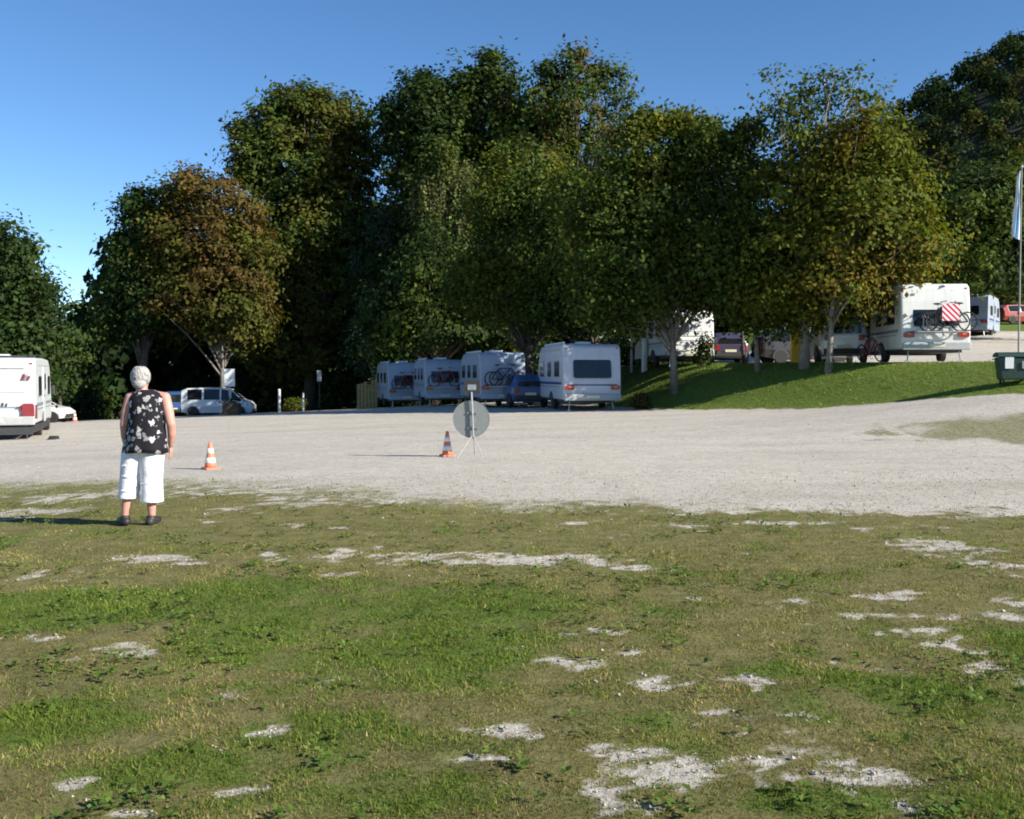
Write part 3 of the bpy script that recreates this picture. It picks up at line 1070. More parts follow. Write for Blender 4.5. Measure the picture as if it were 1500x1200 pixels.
# ------------------------------------------------------------------ vehicles
def wheel(parent, x, y, r=.32, w=.2, side=1):
    mb = MB()
    mb.lathe([(r * .62, -w / 2), (r * .93, -w / 2), (r, -w * .35), (r, w * .35), (r * .93, w / 2), (r * .62, w / 2)], M['rubber'], 20)
    for i, p in enumerate(mb.v):
        mb.v[i] = (p[2] + x, p[0] + y, p[1] + r)
    wo = mb.build('wheel', parent)
    rb = MB()
    rb.lathe([(r * .1, w * .40), (r * .3, w * .42), (r * .34, w * .30), (r * .56, w * .36), (r * .63, w * .51), (r * .63, -w * .3)], M['rim'], 16)
    for i, p in enumerate(rb.v):
        rb.v[i] = (p[2] * side + x, p[0] + y, p[1] + r)
    rb.build('rim', wo)
    return wo


def window(parent, center, ax, ay, w, h, r=.08, frame=True, glass='acrylic', name='window'):
    mb = MB()
    ngon_plate(mb, center, ax, ay, w, h, .022, M[glass], r)
    wo = mb.build(name, parent)
    if frame:
        n = Vector(ax).cross(Vector(ay)).normalized()
        fb = MB()
        ngon_plate(fb, Vector(center) - n * .004, ax, ay, w + .07, h + .07, .016, M['trim'], r + .03)
        fb.build('frame', wo)
    return wo


def caravan(label, loc, heading, L=5.6, W=2.25, H=2.58, body='white', rear_win=(1.5, .62, 1.55), stripes='blue_decal', cat='caravan', name='caravan', group=None, drawbar=True, rear_panels=False, vent=True, slope=.16, z0=.42, side_win=True):
    """local axes: rear at y=0 facing -y, forward +y"""
    t = thing(name, label, cat, loc, -R(heading), group)
    w = W / 2
    prof = [(.14, z0), (.02, z0 + .06), (0, z0 + .45), (slope * .25, 1.45), (slope * .7, 2.05), (slope + .04, H - .14), (slope + .22, H - .02), (L * .5, H), (L - 1.0, H - .03), (L - .55, H - .22), (L - .22, 1.75), (L - .02, 1.1), (L - .05, z0 + .1), (L - .2, z0)]
    MB().prism(prof, -w, w, M[body]).build('body', t, bevel=.07, seg=3)
    X, Y, Z = Vector((1, 0, 0)), Vector((0, 1, 0)), Vector((0, 0, 1))
    # underframe
    ch = MB()
    ch.box((0, L / 2, z0 - .06), (W * .82, L - .5, .12), M['chassis'])
    ch.box((0, L * .46, .3), (W * .86, .1, .1), M['chassis'])
    ch.build('chassis', t)
    ya = L * .44
    for sd in (-1, 1):
        wheel(t, sd * (w - .16), ya, .31, .19, sd)
        ar = MB()
        pts = [(ya + .42 * math.cos(R(a)), z0 - .02 + .33 * math.sin(R(a))) for a in range(0, 181, 15)]
        ar.prism(pts, sd * (w - .01), sd * (w + .007), M['dark'])
        ar.build('wheel_arch', t)
    # side windows, door, stripes
    for sd in (-1, 1):
        ax = Vector((0, -sd * -1, 0)) if sd > 0 else Vector((0, -1, 0))
        ay = Z
        if side_win:
            for yc, ww in ((L * .16 + .35, .95), (L * .5, .75), (L * .78, .85)):
                if sd > 0 and abs(yc - L * .5) < .1: continue
                window(t, (sd * (w + .003), yc, 1.62), ax, ay, ww, .6)
        sb = MB()
        sb.box((sd * (w + .003), L * .5, 1.06), (.008, L * .86, .10), M[stripes])
        sb.box((sd * (w + .003), L * .5, .92), (.008, L * .80, .035), M['grey_decal'])
        sb.box((sd * (w + .004), L * .5, H - .24), (.008, L * .72, .03), M['trim'])
        sb.build('side_stripe', t)
        if sd > 0:
            dr = MB()
            ngon_plate(dr, (sd * (w + .002), L * .5, 1.35), ax, ay, .66, 1.75, .018, M[body], .08)
            do = dr.build('door', t)
            window(do, (sd * (w + .02), L * .5, 1.75), ax, ay, .42, .5)
            hb = MB()
            hb.box((sd * (w + .03), L * .5 - .24, 1.3), (.03, .1, .05), M['dark'])
            hb.build('handle', do)
    # rear
    if rear_win:
        ww, hh, zc = rear_win
        yy = slope * .25 + (zc - 1.45) * .2 - .005 if zc > 1.45 else slope * .2
        tilt = Vector((0, .17, 1)).normalized()
        window(t, (0, slope * .42 - .012, zc), X, tilt, ww, hh, .09, glass='glass', name='rear_window')
    bp = MB()
    bp.box((0, -.05, z0 + .10), (W * .98, .14, .26), M['trim' if body != 'greywhite' else 'greywhite'])
    bo = bp.build('bumper', t, bevel=.03)
    pl = MB()
    pl.box((0, -.128, z0 + .12), (.5, .012, .11), M['plate'])
    pl.build('number_plate', bo)
    for sd in (-1, 1):
        tl = MB()
        ngon_plate(tl, (sd * (w - .24), -.012, z0 + .48), X, Z, .36, .17, .05, M['red'], .05)
        lo = tl.build('tail_light', t)
        am = MB()
        ngon_plate(am, (sd * (w - .24), -.062, z0 + .51), X, Z, .12, .05, .012, M['amber'], .02)
        am.build('indicator_lens', lo)
        cr = MB()
        cr.tube([(sd * (w - .3), .25, z0 - .06), (sd * (w - .26), .2, .03)], .022, M['steel'], 6)
        cr.box((sd * (w - .26), .2, .015), (.14, .14, .025), M['steel'])
        cr.build('corner_steady', t)
        mk = MB()
        mk.box((sd * (w - .13), slope + .05, H - .2), (.1, .05, .05), M['red'])
        mk.build('marker_light', t)
        gh = MB()
        gh.tube([(sd * .62, -.02, .98), (sd * .62, -.07, 1.0), (sd * .86, -.07, 1.0), (sd * .86, -.02, .98)], .014, M['dark'], 6)
        gh.build('grab_handle', t)
    if rear_panels:
        for k, zc in enumerate((1.02, 1.22, 1.42, 1.62, 1.82, 2.02, 2.22)):
            rp = MB()
            rp.box((0, slope * .25 * min(1, zc / 1.45) + max(0, zc - 1.45) * .18 - .02, zc), (W * .8, .03, .15), M[body], Matrix.Rotation(R(-6), 3, 'X'))
            rp.build('rear_panel', t, bevel=.012)
    st = MB()
    st.box((0, -.002, 1.0), (W * .86, .012, .05), M[stripes])
    st.build('rear_stripe', t)
    rf = MB()
    if vent:
        rf.box((0, L * .3, H + .05), (.55, .55, .1), M['panel'])
        rf.build('roof_vent', t, bevel=.03)
        rf = MB()
        rf.box((.1, L * .68, H + .05), (.42, .42, .09), M['panel'])
        rf.build('roof_vent', t, bevel=.03)
    rl = MB()
    rl.tube([(-w + .12, .5, H + .03), (-w + .12, L - 1.2, H + .03)], .035, M['panel'], 8)
    rl.build('awning_rail', t)
    if drawbar:
        db = MB()
        db.tube([(-.5, L - .2, z0 - .05), (0, L + 1.15, z0 + .02)], .045, M['steel'], 8)
        db.tube([(.5, L - .2, z0 - .05), (0, L + 1.15, z0 + .02)], .045, M['steel'], 8)
        db.tube([(0, L + 1.0, z0 + .25), (0, L + 1.0, .12)], .03, M['steel'], 8)
        db.ball((0, L + 1.0, .1), (.05, .1, .1), M['rubber'], 10, 6)
        db.build('drawbar', t)
    return t


def motorhome(label, loc, heading, L=6.2, W=2.25, H=2.85, body='white', group=None, rear_win=(1.0, .55, 1.7), slope=.1, stripes='grey_decal', rear_panels=False):
    t = caravan(label, loc, heading, L=L - 1.0, W=W, H=H, body=body, rear_win=rear_win, stripes=stripes, cat='motorhome', name='motorhome', group=group, drawbar=False, rear_panels=rear_panels, slope=slope, z0=.5)
    y0 = L - 1.35
    prof = [(y0, .45), (y0, 2.1), (y0 + .35, 2.05), (y0 + 1.05, 1.32), (y0 + 1.75, 1.1), (y0 + 1.85, .5), (y0 + 1.8, .4)]
    MB().prism(prof, -W * .44, W * .44, M[body]).build('cab', t, bevel=.08, seg=3)
    ws = MB()
    d = Vector((0, .70, -.73)).normalized()
    ngon_plate(ws, (0, y0 + .715, 1.70), (-1, 0, 0), -d, W * .74, .82, .02, M['glass'], .08)
    ws.build('windscreen', t)
    for sd in (-1, 1):
        wb = MB()
        wb.prism([(y0 + .12, 1.3), (y0 + .12, 1.9), (y0 + .4, 1.88), (y0 + .92, 1.3)], sd * (W * .44 - .005), sd * (W * .44 + .012), M['glass'])
        wb.build('cab_window', t)
        wheel(t, sd * (W * .44 - .12), y0 + 1.15, .34, .21, sd)
        mr = MB()
        mr.box((sd * (W * .44 + .16), y0 + .85, 1.45), (.1, .12, .3), M['dark'])
        mr.box((sd * (W * .44 + .06), y0 + .85, 1.4), (.16, .04, .04), M['dark'])
        mr.build('mirror', t, bevel=.02)
        hl = MB()
        ngon_plate(hl, (sd * W * .32, y0 + 1.80, .92), (-1, 0, 0), (0, 0, 1), .3, .22, .03, M['panel'], .06)
        hl.build('headlight', t)
    return t


def car(label, loc, heading, kind='hatch', paint='carsilver', group=None, k=1.0, cat='car', name='parked_car'):
    """rear at y=0, front at +y"""
    t = thing(name, label, cat, loc, -R(heading), group)
    t.scale = (k, k, k)
    # stations: y, half width, z under, z belt, z roof, half width roof
    if kind == 'van':
        S = [(0, .80, .38, 1.02, 1.06, .76), (.05, .90, .3, 1.08, 1.80, .74), (.4, .93, .26, 1.1, 1.94, .76), (1.5, .95, .24, 1.1, 1.97, .78), (2.7, .95, .24, 1.1, 1.96, .78), (3.35, .95, .24, 1.09, 1.86, .74),
             (4.15, .93, .26, 1.08, 1.14, .80), (4.6, .90, .26, .95, 1.0, .76), (4.82, .80, .32, .72, .78, .70)]
        cab = [1, 2, 3, 4, 5, 6]
        wy, wr, L = (.85, 3.95), .33, 4.82
    elif kind == 'estate':
        S = [(0, .78, .4, .88, .92, .74), (.06, .86, .32, .96, 1.34, .64), (.45, .89, .26, .98, 1.56, .62), (1.6, .90, .22, .98, 1.62, .64), (2.5, .90, .22, .97, 1.58, .62), (3.35, .89, .24, .96, 1.02, .74), (4.1, .86, .26, .84, .88, .7), (4.4, .76, .32, .62, .68, .62)]
        cab = [1, 2, 3, 4, 5]
        wy, wr, L = (.8, 3.55), .32, 4.4
    else:
        S = [(0, .74, .38, .82, .86, .70), (.08, .82, .3, .92, 1.2, .60), (.5, .85, .26, .94, 1.44, .57), (1.5, .86, .22, .94, 1.49, .58), (2.2, .86, .22, .93, 1.42, .56), (2.95, .85, .24, .91, .96, .70), (3.6, .82, .26, .80, .84, .66), (3.88, .72, .32, .6, .66, .58)]
        cab = [1, 2, 3, 4, 5]
        wy, wr, L = (.65, 3.2), .3, 3.88
    vs, fs = [], []
    n = 10
    for (y, hw, zu, zb, zr, hr) in S:
        zm = (zu + zb) * .52
        ring = [(-hw * .88, zu), (-hw, zm), (-hw * .97, zb), (-hr, zr - .05 * (zr > zb + .1)), (-hr * .72, zr), (hr * .72, zr), (hr, zr - .05 * (zr > zb + .1)), (hw * .97, zb), (hw, zm), (hw * .88, zu)]
        vs += [(x, y, z) for x, z in ring]
    for i in range(len(S) - 1):
        for j in range(n):
            j2 = (j + 1) % n
            fs.append((i * n + j, i * n + j2, (i + 1) * n + j2, (i + 1) * n + j))
    fs.append(tuple(range(n)))
    fs.append(tuple(reversed([(len(S) - 1) * n + j for j in range(n)])))
    MB().add(vs, fs, M[paint]).build('body', t, bevel=.018, seg=2)

    def pane(q, name, out=.008):
        c = sum((Vector(p) for p in q), Vector()) / 4
        nr_ = (Vector(q[1]) - Vector(q[0])).cross(Vector(q[3]) - Vector(q[0])).normalized()
        if nr_.dot(c - Vector((0, L / 2, .8))) < 0: nr_ = -nr_
        ins = [c + (Vector(p) - c) * .88 for p in q]
        MB().add([p - nr_ * .02 for p in ins] + [p + nr_ * out for p in ins],
                 [(0, 1, 2, 3), (4, 5, 6, 7), (0, 1, 5, 4), (1, 2, 6, 5), (2, 3, 7, 6), (3, 0, 4, 7)], M['glass']).build(name, t)
    for a, b in zip(cab[:-1], cab[1:]):
        if S[b][0] - S[a][0] < .5 and a == cab[0]: continue
        for j in (2, 6):
            pane([vs[a * n + j], vs[b * n + j], vs[b * n + j + 1], vs[a * n + j + 1]], 'side_window')
    a, b = cab[-2], cab[-1]
    pane([vs[a * n + 4], vs[b * n + 4], vs[b * n + 5], vs[a * n + 5]], 'windscreen')
    pane([(-S[1][5] * .9, S[1][0] + .0, S[1][4] - .02), (-S[1][1] * .8, S[0][0] + .03, S[1][3]), (S[1][1] * .8, S[0][0] + .03, S[1][3]), (S[1][5] * .9, S[1][0], S[1][4] - .02)], 'rear_window', .03)
    hw = S[3][1]
    for y in wy:
        for sd in (-1, 1):
            wheel(t, sd * (hw - .09), y, wr, .2, sd)
            ar = MB()
            ar.prism([(y + (wr + .07) * math.cos(R(q)), wr + (wr + .07) * math.sin(R(q))) for q in range(-10, 191, 20)], sd * (hw - .06), sd * (hw + .004), M['dark'])
            ar.build('wheel_arch', t)
    for sd in (-1, 1):
        lb = MB()
        ngon_plate(lb, (sd * S[0][1] * .80, -.004 + .0, S[0][3] - .06), (1, 0, 0), (0, 0, 1), .22, .22, .03, M['red'], .04)
        lb.build('tail_light', t)
        hb = MB()
        hb.box((sd * S[-1][1] * .72, L - .05, S[-1][3] - .02), (.3, .14, .13), M['panel'])
        hb.build('headlight', t, bevel=.03)
        mb = MB()
        mb.box((sd * (hw + .07), S[cab[-1]][0] - .35, S[cab[-1]][3] + .06), (.16, .1, .13), M['dark'])
        mb.build('mirror', t, bevel=.03)
    bb = MB()
    bb.box((0, 0, .45), (S[0][1] * 1.9, .12, .2), M['dark'])
    bb.build('rear_bumper', t, bevel=.03)
    fb = MB()
    fb.box((0, L, .42), (S[-1][1] * 1.9, .1, .2), M['dark'])
    fb.build('front_bumper', t, bevel=.03)
    npb = MB()
    npb.box((0, -.065, .62), (.5, .012, .11), M['plate'])
    npb.build('number_plate', t)
    return t


def bicycle(label, loc, rz, paint='bike', group='bicycles carried on the caravans', tilt=0.0):
    t = thing('bicycle', label, 'bicycle', loc, rz, group)
    r = .33
    for x in (-.52, .52):
        mb = MB().ring((x, 0, r), r - .026, .026, M['rubber'], 22, 5, axis='y')
        for k in range(6):
            a = math.pi * k / 6
            mb.tube([(x + (r - .03) * math.cos(a), 0, r + (r - .03) * math.sin(a)), (x - (r - .03) * math.cos(a), 0, r - (r - .03) * math.sin(a))], .003, M['steel'], 3, cap=False)
        mb.build('wheel', t)
    f = MB()
    A, B, Cc, D_, E = (-.52, 0, r), (-.08, 0, .28), (-.2, 0, .78), (.36, 0, .80), (.52, 0, r)
    for p, q in ((A, B), (A, Cc), (B, Cc), (B, D_), (Cc, D_), (D_, E)):
        f.tube([p, q], .028, M[paint], 6)
    f.tube([Cc, (-.23, 0, .92)], .014, M['steel'], 6)
    f.tube([D_, (.33, 0, .98)], .014, M['steel'], 6)
    f.build('frame', t)
    sd = MB()
    sd.ball((-.24, 0, .94), (.14, .07, .035), M['dark'], 10, 6)
    sd.build('saddle', t)
    hb = MB()
    hb.tube([(.25, -.28, 1.0), (.33, -.12, .99), (.33, .12, .99), (.25, .28, 1.0)], .014, M['dark'], 6)
    hb.build('handlebar', t)
    cb = MB()
    cb.ring((-.08, 0, .28), .085, .012, M['dark'], 12, 4, axis='y')
    cb.box((-.08, .07, .12), (.09, .08, .02), M['dark'])
    cb.build('crank', t)
    return t


def rear_rack(t, z=.95, W=1.5):
    """bike rack part on the back of a caravan or motorhome"""
    mb = MB()
    for x in (-.45, .45):
        mb.tube([(x, .0, z + .55), (x, -.1, z + .5), (x, -.08, z), (x, -.58, z)], .018, M['steel'], 6)
    for y in (-.2, -.46):
        mb.box((0, y, z + .015), (W, .07, .03), M['steel'])
    return mb.build('bike_rack', t)


def local(t, p):
    return Matrix.Translation(t.location) @ Matrix.Rotation(t.rotation_euler.z, 4, 'Z') @ Vector(p)


def spot(px, D):
    x = (px - 750) / F * D
    return (x, D, g1(x, D))


ROWG = 'caravans parked in a row in the tree shade'
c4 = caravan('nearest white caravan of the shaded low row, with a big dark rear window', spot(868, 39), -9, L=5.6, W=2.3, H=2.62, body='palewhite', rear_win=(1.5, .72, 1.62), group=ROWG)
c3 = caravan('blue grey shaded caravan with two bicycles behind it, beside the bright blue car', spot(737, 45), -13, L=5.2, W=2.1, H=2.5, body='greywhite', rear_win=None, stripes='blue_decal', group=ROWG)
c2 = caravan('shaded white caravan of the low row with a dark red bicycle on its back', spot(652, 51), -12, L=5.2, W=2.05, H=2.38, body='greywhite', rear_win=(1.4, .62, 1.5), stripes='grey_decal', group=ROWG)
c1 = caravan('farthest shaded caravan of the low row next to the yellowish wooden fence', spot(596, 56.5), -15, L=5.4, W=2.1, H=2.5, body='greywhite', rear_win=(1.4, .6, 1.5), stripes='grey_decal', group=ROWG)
for t_, items in ((c3, (('bike', 'dark bicycle on the back of the blue grey caravan, nearer the caravan wall', 0), ('bikeblue', 'blue framed bicycle on the outer rail behind the blue grey caravan', 1))),
                  (c2, (('bikered', 'dark red bicycle on the back of the second farthest low caravan', 0),)),
                  (c1, (('bike', 'dark bicycle on the back of the caravan beside the wooden fence', 0), ('bikered', 'dark red bicycle on the outer rail behind the farthest low caravan', 1)))):
    rear_rack(t_)
    for pk, lab, i in items:
        bicycle(lab, local(t_, ((-.05, .1)[i], (-.2, -.46)[i], .965)), t_.rotation_euler.z + (0, math.pi)[i], pk)

v4 = caravan('big cream white caravan on the terrace with a red and white striped panel behind', spot(1370, 34.2), 5.5, L=5.8, W=2.28, H=2.68, body='cream', rear_win=(1.5, .62, 1.5), stripes='grey_decal', group='caravans on the terrace')
rear_rack(v4, .98)
bicycle('dark bicycle on the rack of the terrace caravan, nearer the caravan wall', local(v4, (.2, -.2, .995)), v4.rotation_euler.z, 'bike')
bicycle('dark bicycle in front on the rack of the terrace caravan, behind the striped panel', local(v4, (.35, -.46, .995)), v4.rotation_euler.z + math.pi, 'bike')
wp = thing('warning_panel', 'square red and white diagonally striped warning panel hung behind the terrace caravan', 'warning panel', local(v4, (.30, -.53, 1.63)), v4.rotation_euler.z)
mb = MB()
ngon_plate(mb, (0, 0, 0), (1, 0, 0), (0, 0, 1), .56, .56, .012, M['stripes'], .03)
mb.build('board', wp)
mb = MB()
for x in (-.2, .2):
    mb.tube([(x, .02, .26), (x, .06, .3)], .008, M['dark'], 5)
mb.build('strap', wp)

v5 = caravan('pale blue shaded caravan behind the right shoulder of the cream caravan', spot(1418, 63), 33, L=5.2, W=2.2, H=2.6, body='greywhite', rear_win=(1.1, .6, 1.6), stripes='blue_decal', group='caravans on the terrace')
v1 = motorhome('white motorhome with ribbed back on the terrace behind the maple trunk', spot(1010, 44), -6, L=6.0, W=2.2, H=2.5, rear_win=None, rear_panels=True, group='motorhomes on the terrace')
v0 = motorhome('white motorhome half hidden by leaves behind the nearest low caravan', spot(897, 58), 6, L=6.0, W=2.2, H=2.75, group='motorhomes on the terrace')
v6 = caravan('white caravan glimpsed between leaves behind the two right maples', spot(1178, 47), 10, L=5.2, W=2.2, H=2.65, rear_win=(1.2, .6, 1.6), stripes='grey_decal', group='caravans on the terrace')

# left vehicle: rear towards the camera, its right side foreshortened
lm = motorhome('white motorhome cut by the left edge with its back in full sun', (-15.32, 29.7, g1(-14.8, 29.9) - .03), -20, L=6.3, W=2.25, H=2.5, body='leftwhite', rear_win=None, slope=.04)
for zz_, tt_ in ((2.17, .03), (1.45, .04)):
    mb = MB()
    mb.box((-.1, .012 + .012 * (zz_ - 1.4), zz_), (1.86, .03, tt_), M['trim'])
    mb.build('rear_moulding', lm)
mb = MB()
for k in range(5):
    mb.prism([(-.12 + .1 * k, 1.02), (-.08 + .1 * k, 1.12 + .03 * (k % 2)), (-.03 + .1 * k, 1.12), (-.06 + .1 * k, 1.02)], -.02, .01, M['dark'], 'y')
mb.build('rear_mark', lm)
mb = MB()
for k in range(3):
    mb.prism([(.72 + .08 * k, 1.80), (.80 + .07 * k, 2.0 - .03 * k), (.855 + .07 * k, 2.0 - .04 * k), (.78 + .08 * k, 1.80)], -.014, .03, M['redpaint' if k != 1 else 'grey_decal'], 'y')
mb.build('rear_emblem', lm)
mb = MB()
mb.box((0, .02, .30), (2.1, .05, .24), M['dark'])
mb.box((1.06, 2.2, .34), (.04, 4.0, .22), M['dark'])
mb.build('skirt', lm)
for sd in (-1, 1):
    mb = MB()
    ngon_plate(mb, (sd * .92, -.03, .86), (1, 0, 0), (0, 0, 1), .34, .5, .06, M['redpaint'], .06)
    mb.box((sd * 1.122, .16, .86), (.03, .3, .42), M['redpaint'])
    mb.build('lamp_cluster', lm, bevel=.01)
mb = MB()
for yy_ in (.9, 1.9):
    mb.box((0, yy_, 2.53), (1.9, .06, .06), M['dark'])
for xx_ in (-.9, .9):
    mb.tube([(xx_, .8, 2.58), (xx_, 2.6, 2.58)], .025, M['dark'], 6)
mb.build('roof_rack', lm)
mb = MB()
mb.prism([(-.2, 0), (.2, 0), (.14, .1), (-.02, .11)], -.1, .1, M['rubber'])
q = spot(77, 29.6)
o = mb.build('wheel_chock', None)
o.location = q
tag(o, 'small black wheel chock lying on the gravel beside the sunlit motorhome', 'wheel chock')

car('white van seen from its side in the sun behind the notice board', spot(268, 69.5), 84, 'van', 'van', name='parked_van', cat='van')
car('white car whose front pokes out behind the sunlit motorhome at the left edge', (spot(97, 55)[0] - 3.85, 55.3, spot(97, 55)[2]), 88, 'hatch', 'van')
car('dark blue car with its tail towards us left of the white van', spot(255, 73), -14, 'van', 'carblue', k=.92)
car('bright blue car squeezed between two shaded caravans', spot(777, 43.5), -12, 'hatch', 'carblue2')
car('dusky violet car in the shade right of the ribbed white motorhome', spot(1070, 45.5), 4, 'hatch', 'carviolet')
car('dark grey car parked side on in the shade left of the yellow box', (spot(1118, 45)[0], 46.2, spot(1130, 45)[2]), 84, 'estate', 'cardark')
car('silver grey estate car behind the lit maple stem left of the cream caravan', spot(1236, 38.5), 9, 'van', 'carsilver')
p_ = P(1482, 438, 82)
car('small red car far up the slope at the right edge', (p_.x - 1.2, 82, g1(p_.x, 82)), 75, 'estate', 'carred')
b_ = bicycle('dark red bicycle leaning at the side of the cream caravan', (0, 0, 0), 0, 'bikered', group=None)
b_.location = spot(1276, 36.2)
b_.rotation_euler = (R(6), 0, R(-75))


# ------------------------------------------------------------------ cones, sign, posts, fence
def make_cone(label, loc):
    t = thing('traffic_cone', label, 'traffic cone', loc, 0, 'orange traffic cones on the gravel')
    b = MB()
    b.box((0, 0, .018), (.27, .27, .036), M['orange'])
    b.build('base', t, bevel=.012)
    H0, H1, r0, r1 = .03, .50, .112, .028

    def rr(z): return r0 + (r1 - r0) * (z - H0) / (H1 - H0)
    cb = MB()
    cb.lathe([(rr(z), z) for z in np.linspace(H0, H1, 8)] + [(.018, .505), (.018, .48)], M['orange'], 20)
    cb.build('cone', t, smooth=True)
    for z0, z1 in ((.12, .215), (.30, .39)):
        w = MB()
        w.lathe([(rr(z0) + .001, z0), (rr(z0) + .004, z0 + .002), (rr(z1) + .004, z1 - .002), (rr(z1) + .001, z1)], M['coneband'], 20)
        w.build('white_band', t, smooth=True)
    return t


cone = make_cone('orange traffic cone with white bands beside the grey round sign', spot(655, 18.9))
cone.rotation_euler.z = R(20)
cone.scale = (.93, .93, .94)
for lab, px, D, rz in (('orange traffic cone with white bands just right of the woman', 307, 17.6, 40), ('far small orange traffic cone between the woman and the sunlit motorhome', 109, 46, 10)):
    c = copy_tree(cone)
    c.location = spot(px, D)
    c.rotation_euler.z = R(rz)
    c['label'] = lab

D = 18.6
sg = thing('road_sign', 'grey back of a round road sign with a small plate on a folding stand', 'road sign', spot(690, D), R(-6))
k = D / F
zc = P(689, 614, D).z - sg.location.z
mb = MB()
mb.lathe([(.338, -.006), (.346, -.012), (.346, .012), (.338, .008), (.1, .008)], M['signback'], 40)
mb.v = [(p[0], -p[2], p[1] + zc) for p in mb.v]
mb.build('disc', sg)
mb = MB()
mb.tube([(.05, -.05, zc - .36), (.03, -.045, zc + .2), (.015, -.05, zc + .50)], .018, M['steel'], 8)
mb.box((.03, -.025, zc + .12), (.2, .018, .03), M['signback'])
mb.box((.04, -.025, zc - .16), (.2, .018, .03), M['signback'])
mb.build('post', sg)
zp = P(692, 567, D).z - sg.location.z
mb = MB()
ngon_plate(mb, (.02, -.02, zp), (1, 0, 0), (0, 0, 1), .30, .25, .012, M['dark'], .02)
po = mb.build('small_plate', sg)
mb = MB()
ngon_plate(mb, (.02, -.033, zp - .005), (1, 0, 0), (0, 0, 1), .16, .10, .006, M['steel'], .01)
mb.build('plate_back', po)
for a, b in (((.03, -.05, zc - .3), (-.22, -.28, .0)), ((.05, -.05, zc - .3), (.27, -.3, .0)), ((.05, -.02, zc - .3), (.02, .36, .0))):
    mb = MB()
    mb.tube([a, b], .010, M['trim'], 6)
    mb.build('leg', sg)

D = 66
nb = thing('notice_board', 'tall white notice board on a post in front of the white van', 'notice board', spot(336, D))
mb = MB()
z1, z0 = P(336, 541, D).z - nb.location.z, P(336, 566, D).z - nb.location.z
mb.box((0, 0, (z0 + z1) / 2), (.68, .06, z1 - z0), M['panel'])
mb.build('panel', nb, bevel=.015)
mb = MB()
mb.box((0, .01, (z0 + z1) / 2), (.74, .04, z1 - z0 + .06), M['trim'])
mb.build('frame', nb)
mb = MB()
mb.tube([(0, .03, -.1), (0, .03, z0 + .2)], .05, M['steel'], 8)
mb.build('post', nb)
pt = thing('planter', 'brown wooden planter tub at the foot of the white notice board', 'planter', spot(339, 65))
for kx in range(6):
    mb = MB()
    mb.box((-.45 + .18 * kx, -.28, .4), (.165, .04, .78), M['brownwood'])
    mb.build('board', pt, bevel=.006)
mb = MB()
mb.box((0, .05, .38), (1.06, .6, .74), M['brownwood'])
mb.build('tub', pt)
n = 260
d = rng.normal(size=(n, 3)) * np.array([.42, .2, .14]) + np.array([0, .03, .88])
v, f = leaves_mesh(d, rng.normal(size=(n, 3)) + np.array([0, 0, .6]), .13 * rng.uniform(.6, 1.4, n))
np_mesh('foliage', v, f, M['leaf'], np.repeat(pick_colors(n, BROWN + DARK), 4, axis=0), pt)


def simple_post(label, px, py_top, D, r=.05, m='post', name='post', cat='post', group=None, cap=True):
    l = spot(px, D)
    h = P(px, py_top, D).z - l[2]
    t = thing(name, label, cat, l, 0, group)
    MB().tube([(0, 0, -.1), (0, 0, h)], r, M[m], 10).build('shaft', t)
    if cap:
        MB().lathe([(r * 1.15, h - .02), (r * 1.15, h + .02), (r * .5, h + .05)], M[m], 10).build('cap', t)
    return t


simple_post('slim white post left of the bright green bush by the dark woods', 409, 571, 70, .09)
simple_post('slim white post just right of the bright green bush by the dark woods', 444, 577, 70, .06)
simple_post('thick white bollard on the grass edge right of the nearest low caravan', 944, 497, 47, .15, name='bollard', cat='bollard')
simple_post('thin pale pole left of the thick white bollard', 925, 478, 48, .06, 'trim', 'pole', 'pole')
ss = simple_post('small pale sign on a dark pole in front of the dark woods', 468, 543, 68, .04, 'dark', 'small_sign', 'sign', cap=False)
mb = MB()
mb.box((0, -.06, 1.35 + .0), (.28, .03, .75), M['trim'])
so_ = mb.build('plate', ss)
so_.location.z = (P(468, 551, 68).z - ss.location.z) - 1.35

fn = thing('wooden_fence', 'yellowish upright board fence left of the farthest shaded caravan', 'fence', spot(538, 60), R(8))
for kx in range(6):
    h = 1.55 + random.uniform(-.12, .12) + (.18 if kx > 3 else 0)
    mb = MB()
    mb.box((-.52 + .205 * kx, random.uniform(-.01, .01), h / 2), (.18, .03, h), M['wood'])
    mb.build('board', fn, bevel=.005)
for z in (.4, 1.2):
    mb = MB()
    mb.box((0, .045, z), (1.25, .05, .09), M['brownwood'])
    mb.build('rail', fn)

D = 42
yb = thing('yellow_box', 'upright yellow box on the terrace left of the thick maple trunk', 'box', spot(1164, D), R(-4))
h1 = P(1164, 478, D).z - yb.location.z
mb = MB()
mb.prism([(-.17, .0), (.17, .0), (.17, h1 - .06), (.1, h1), (-.1, h1), (-.17, h1 - .06)], -.15, .15, M['yellow'], 'y')
mb.build('cabinet', yb, bevel=.012)
mb = MB()
mb.box((0, -.156, h1 - .22), (.22, .012, .04), M['dark'])
mb.build('slot', yb)
mb = MB()
mb.box((0, -.157, h1 * .45), (.24, .014, .42), M['yellow'])
mb.build('door', yb, bevel=.005)

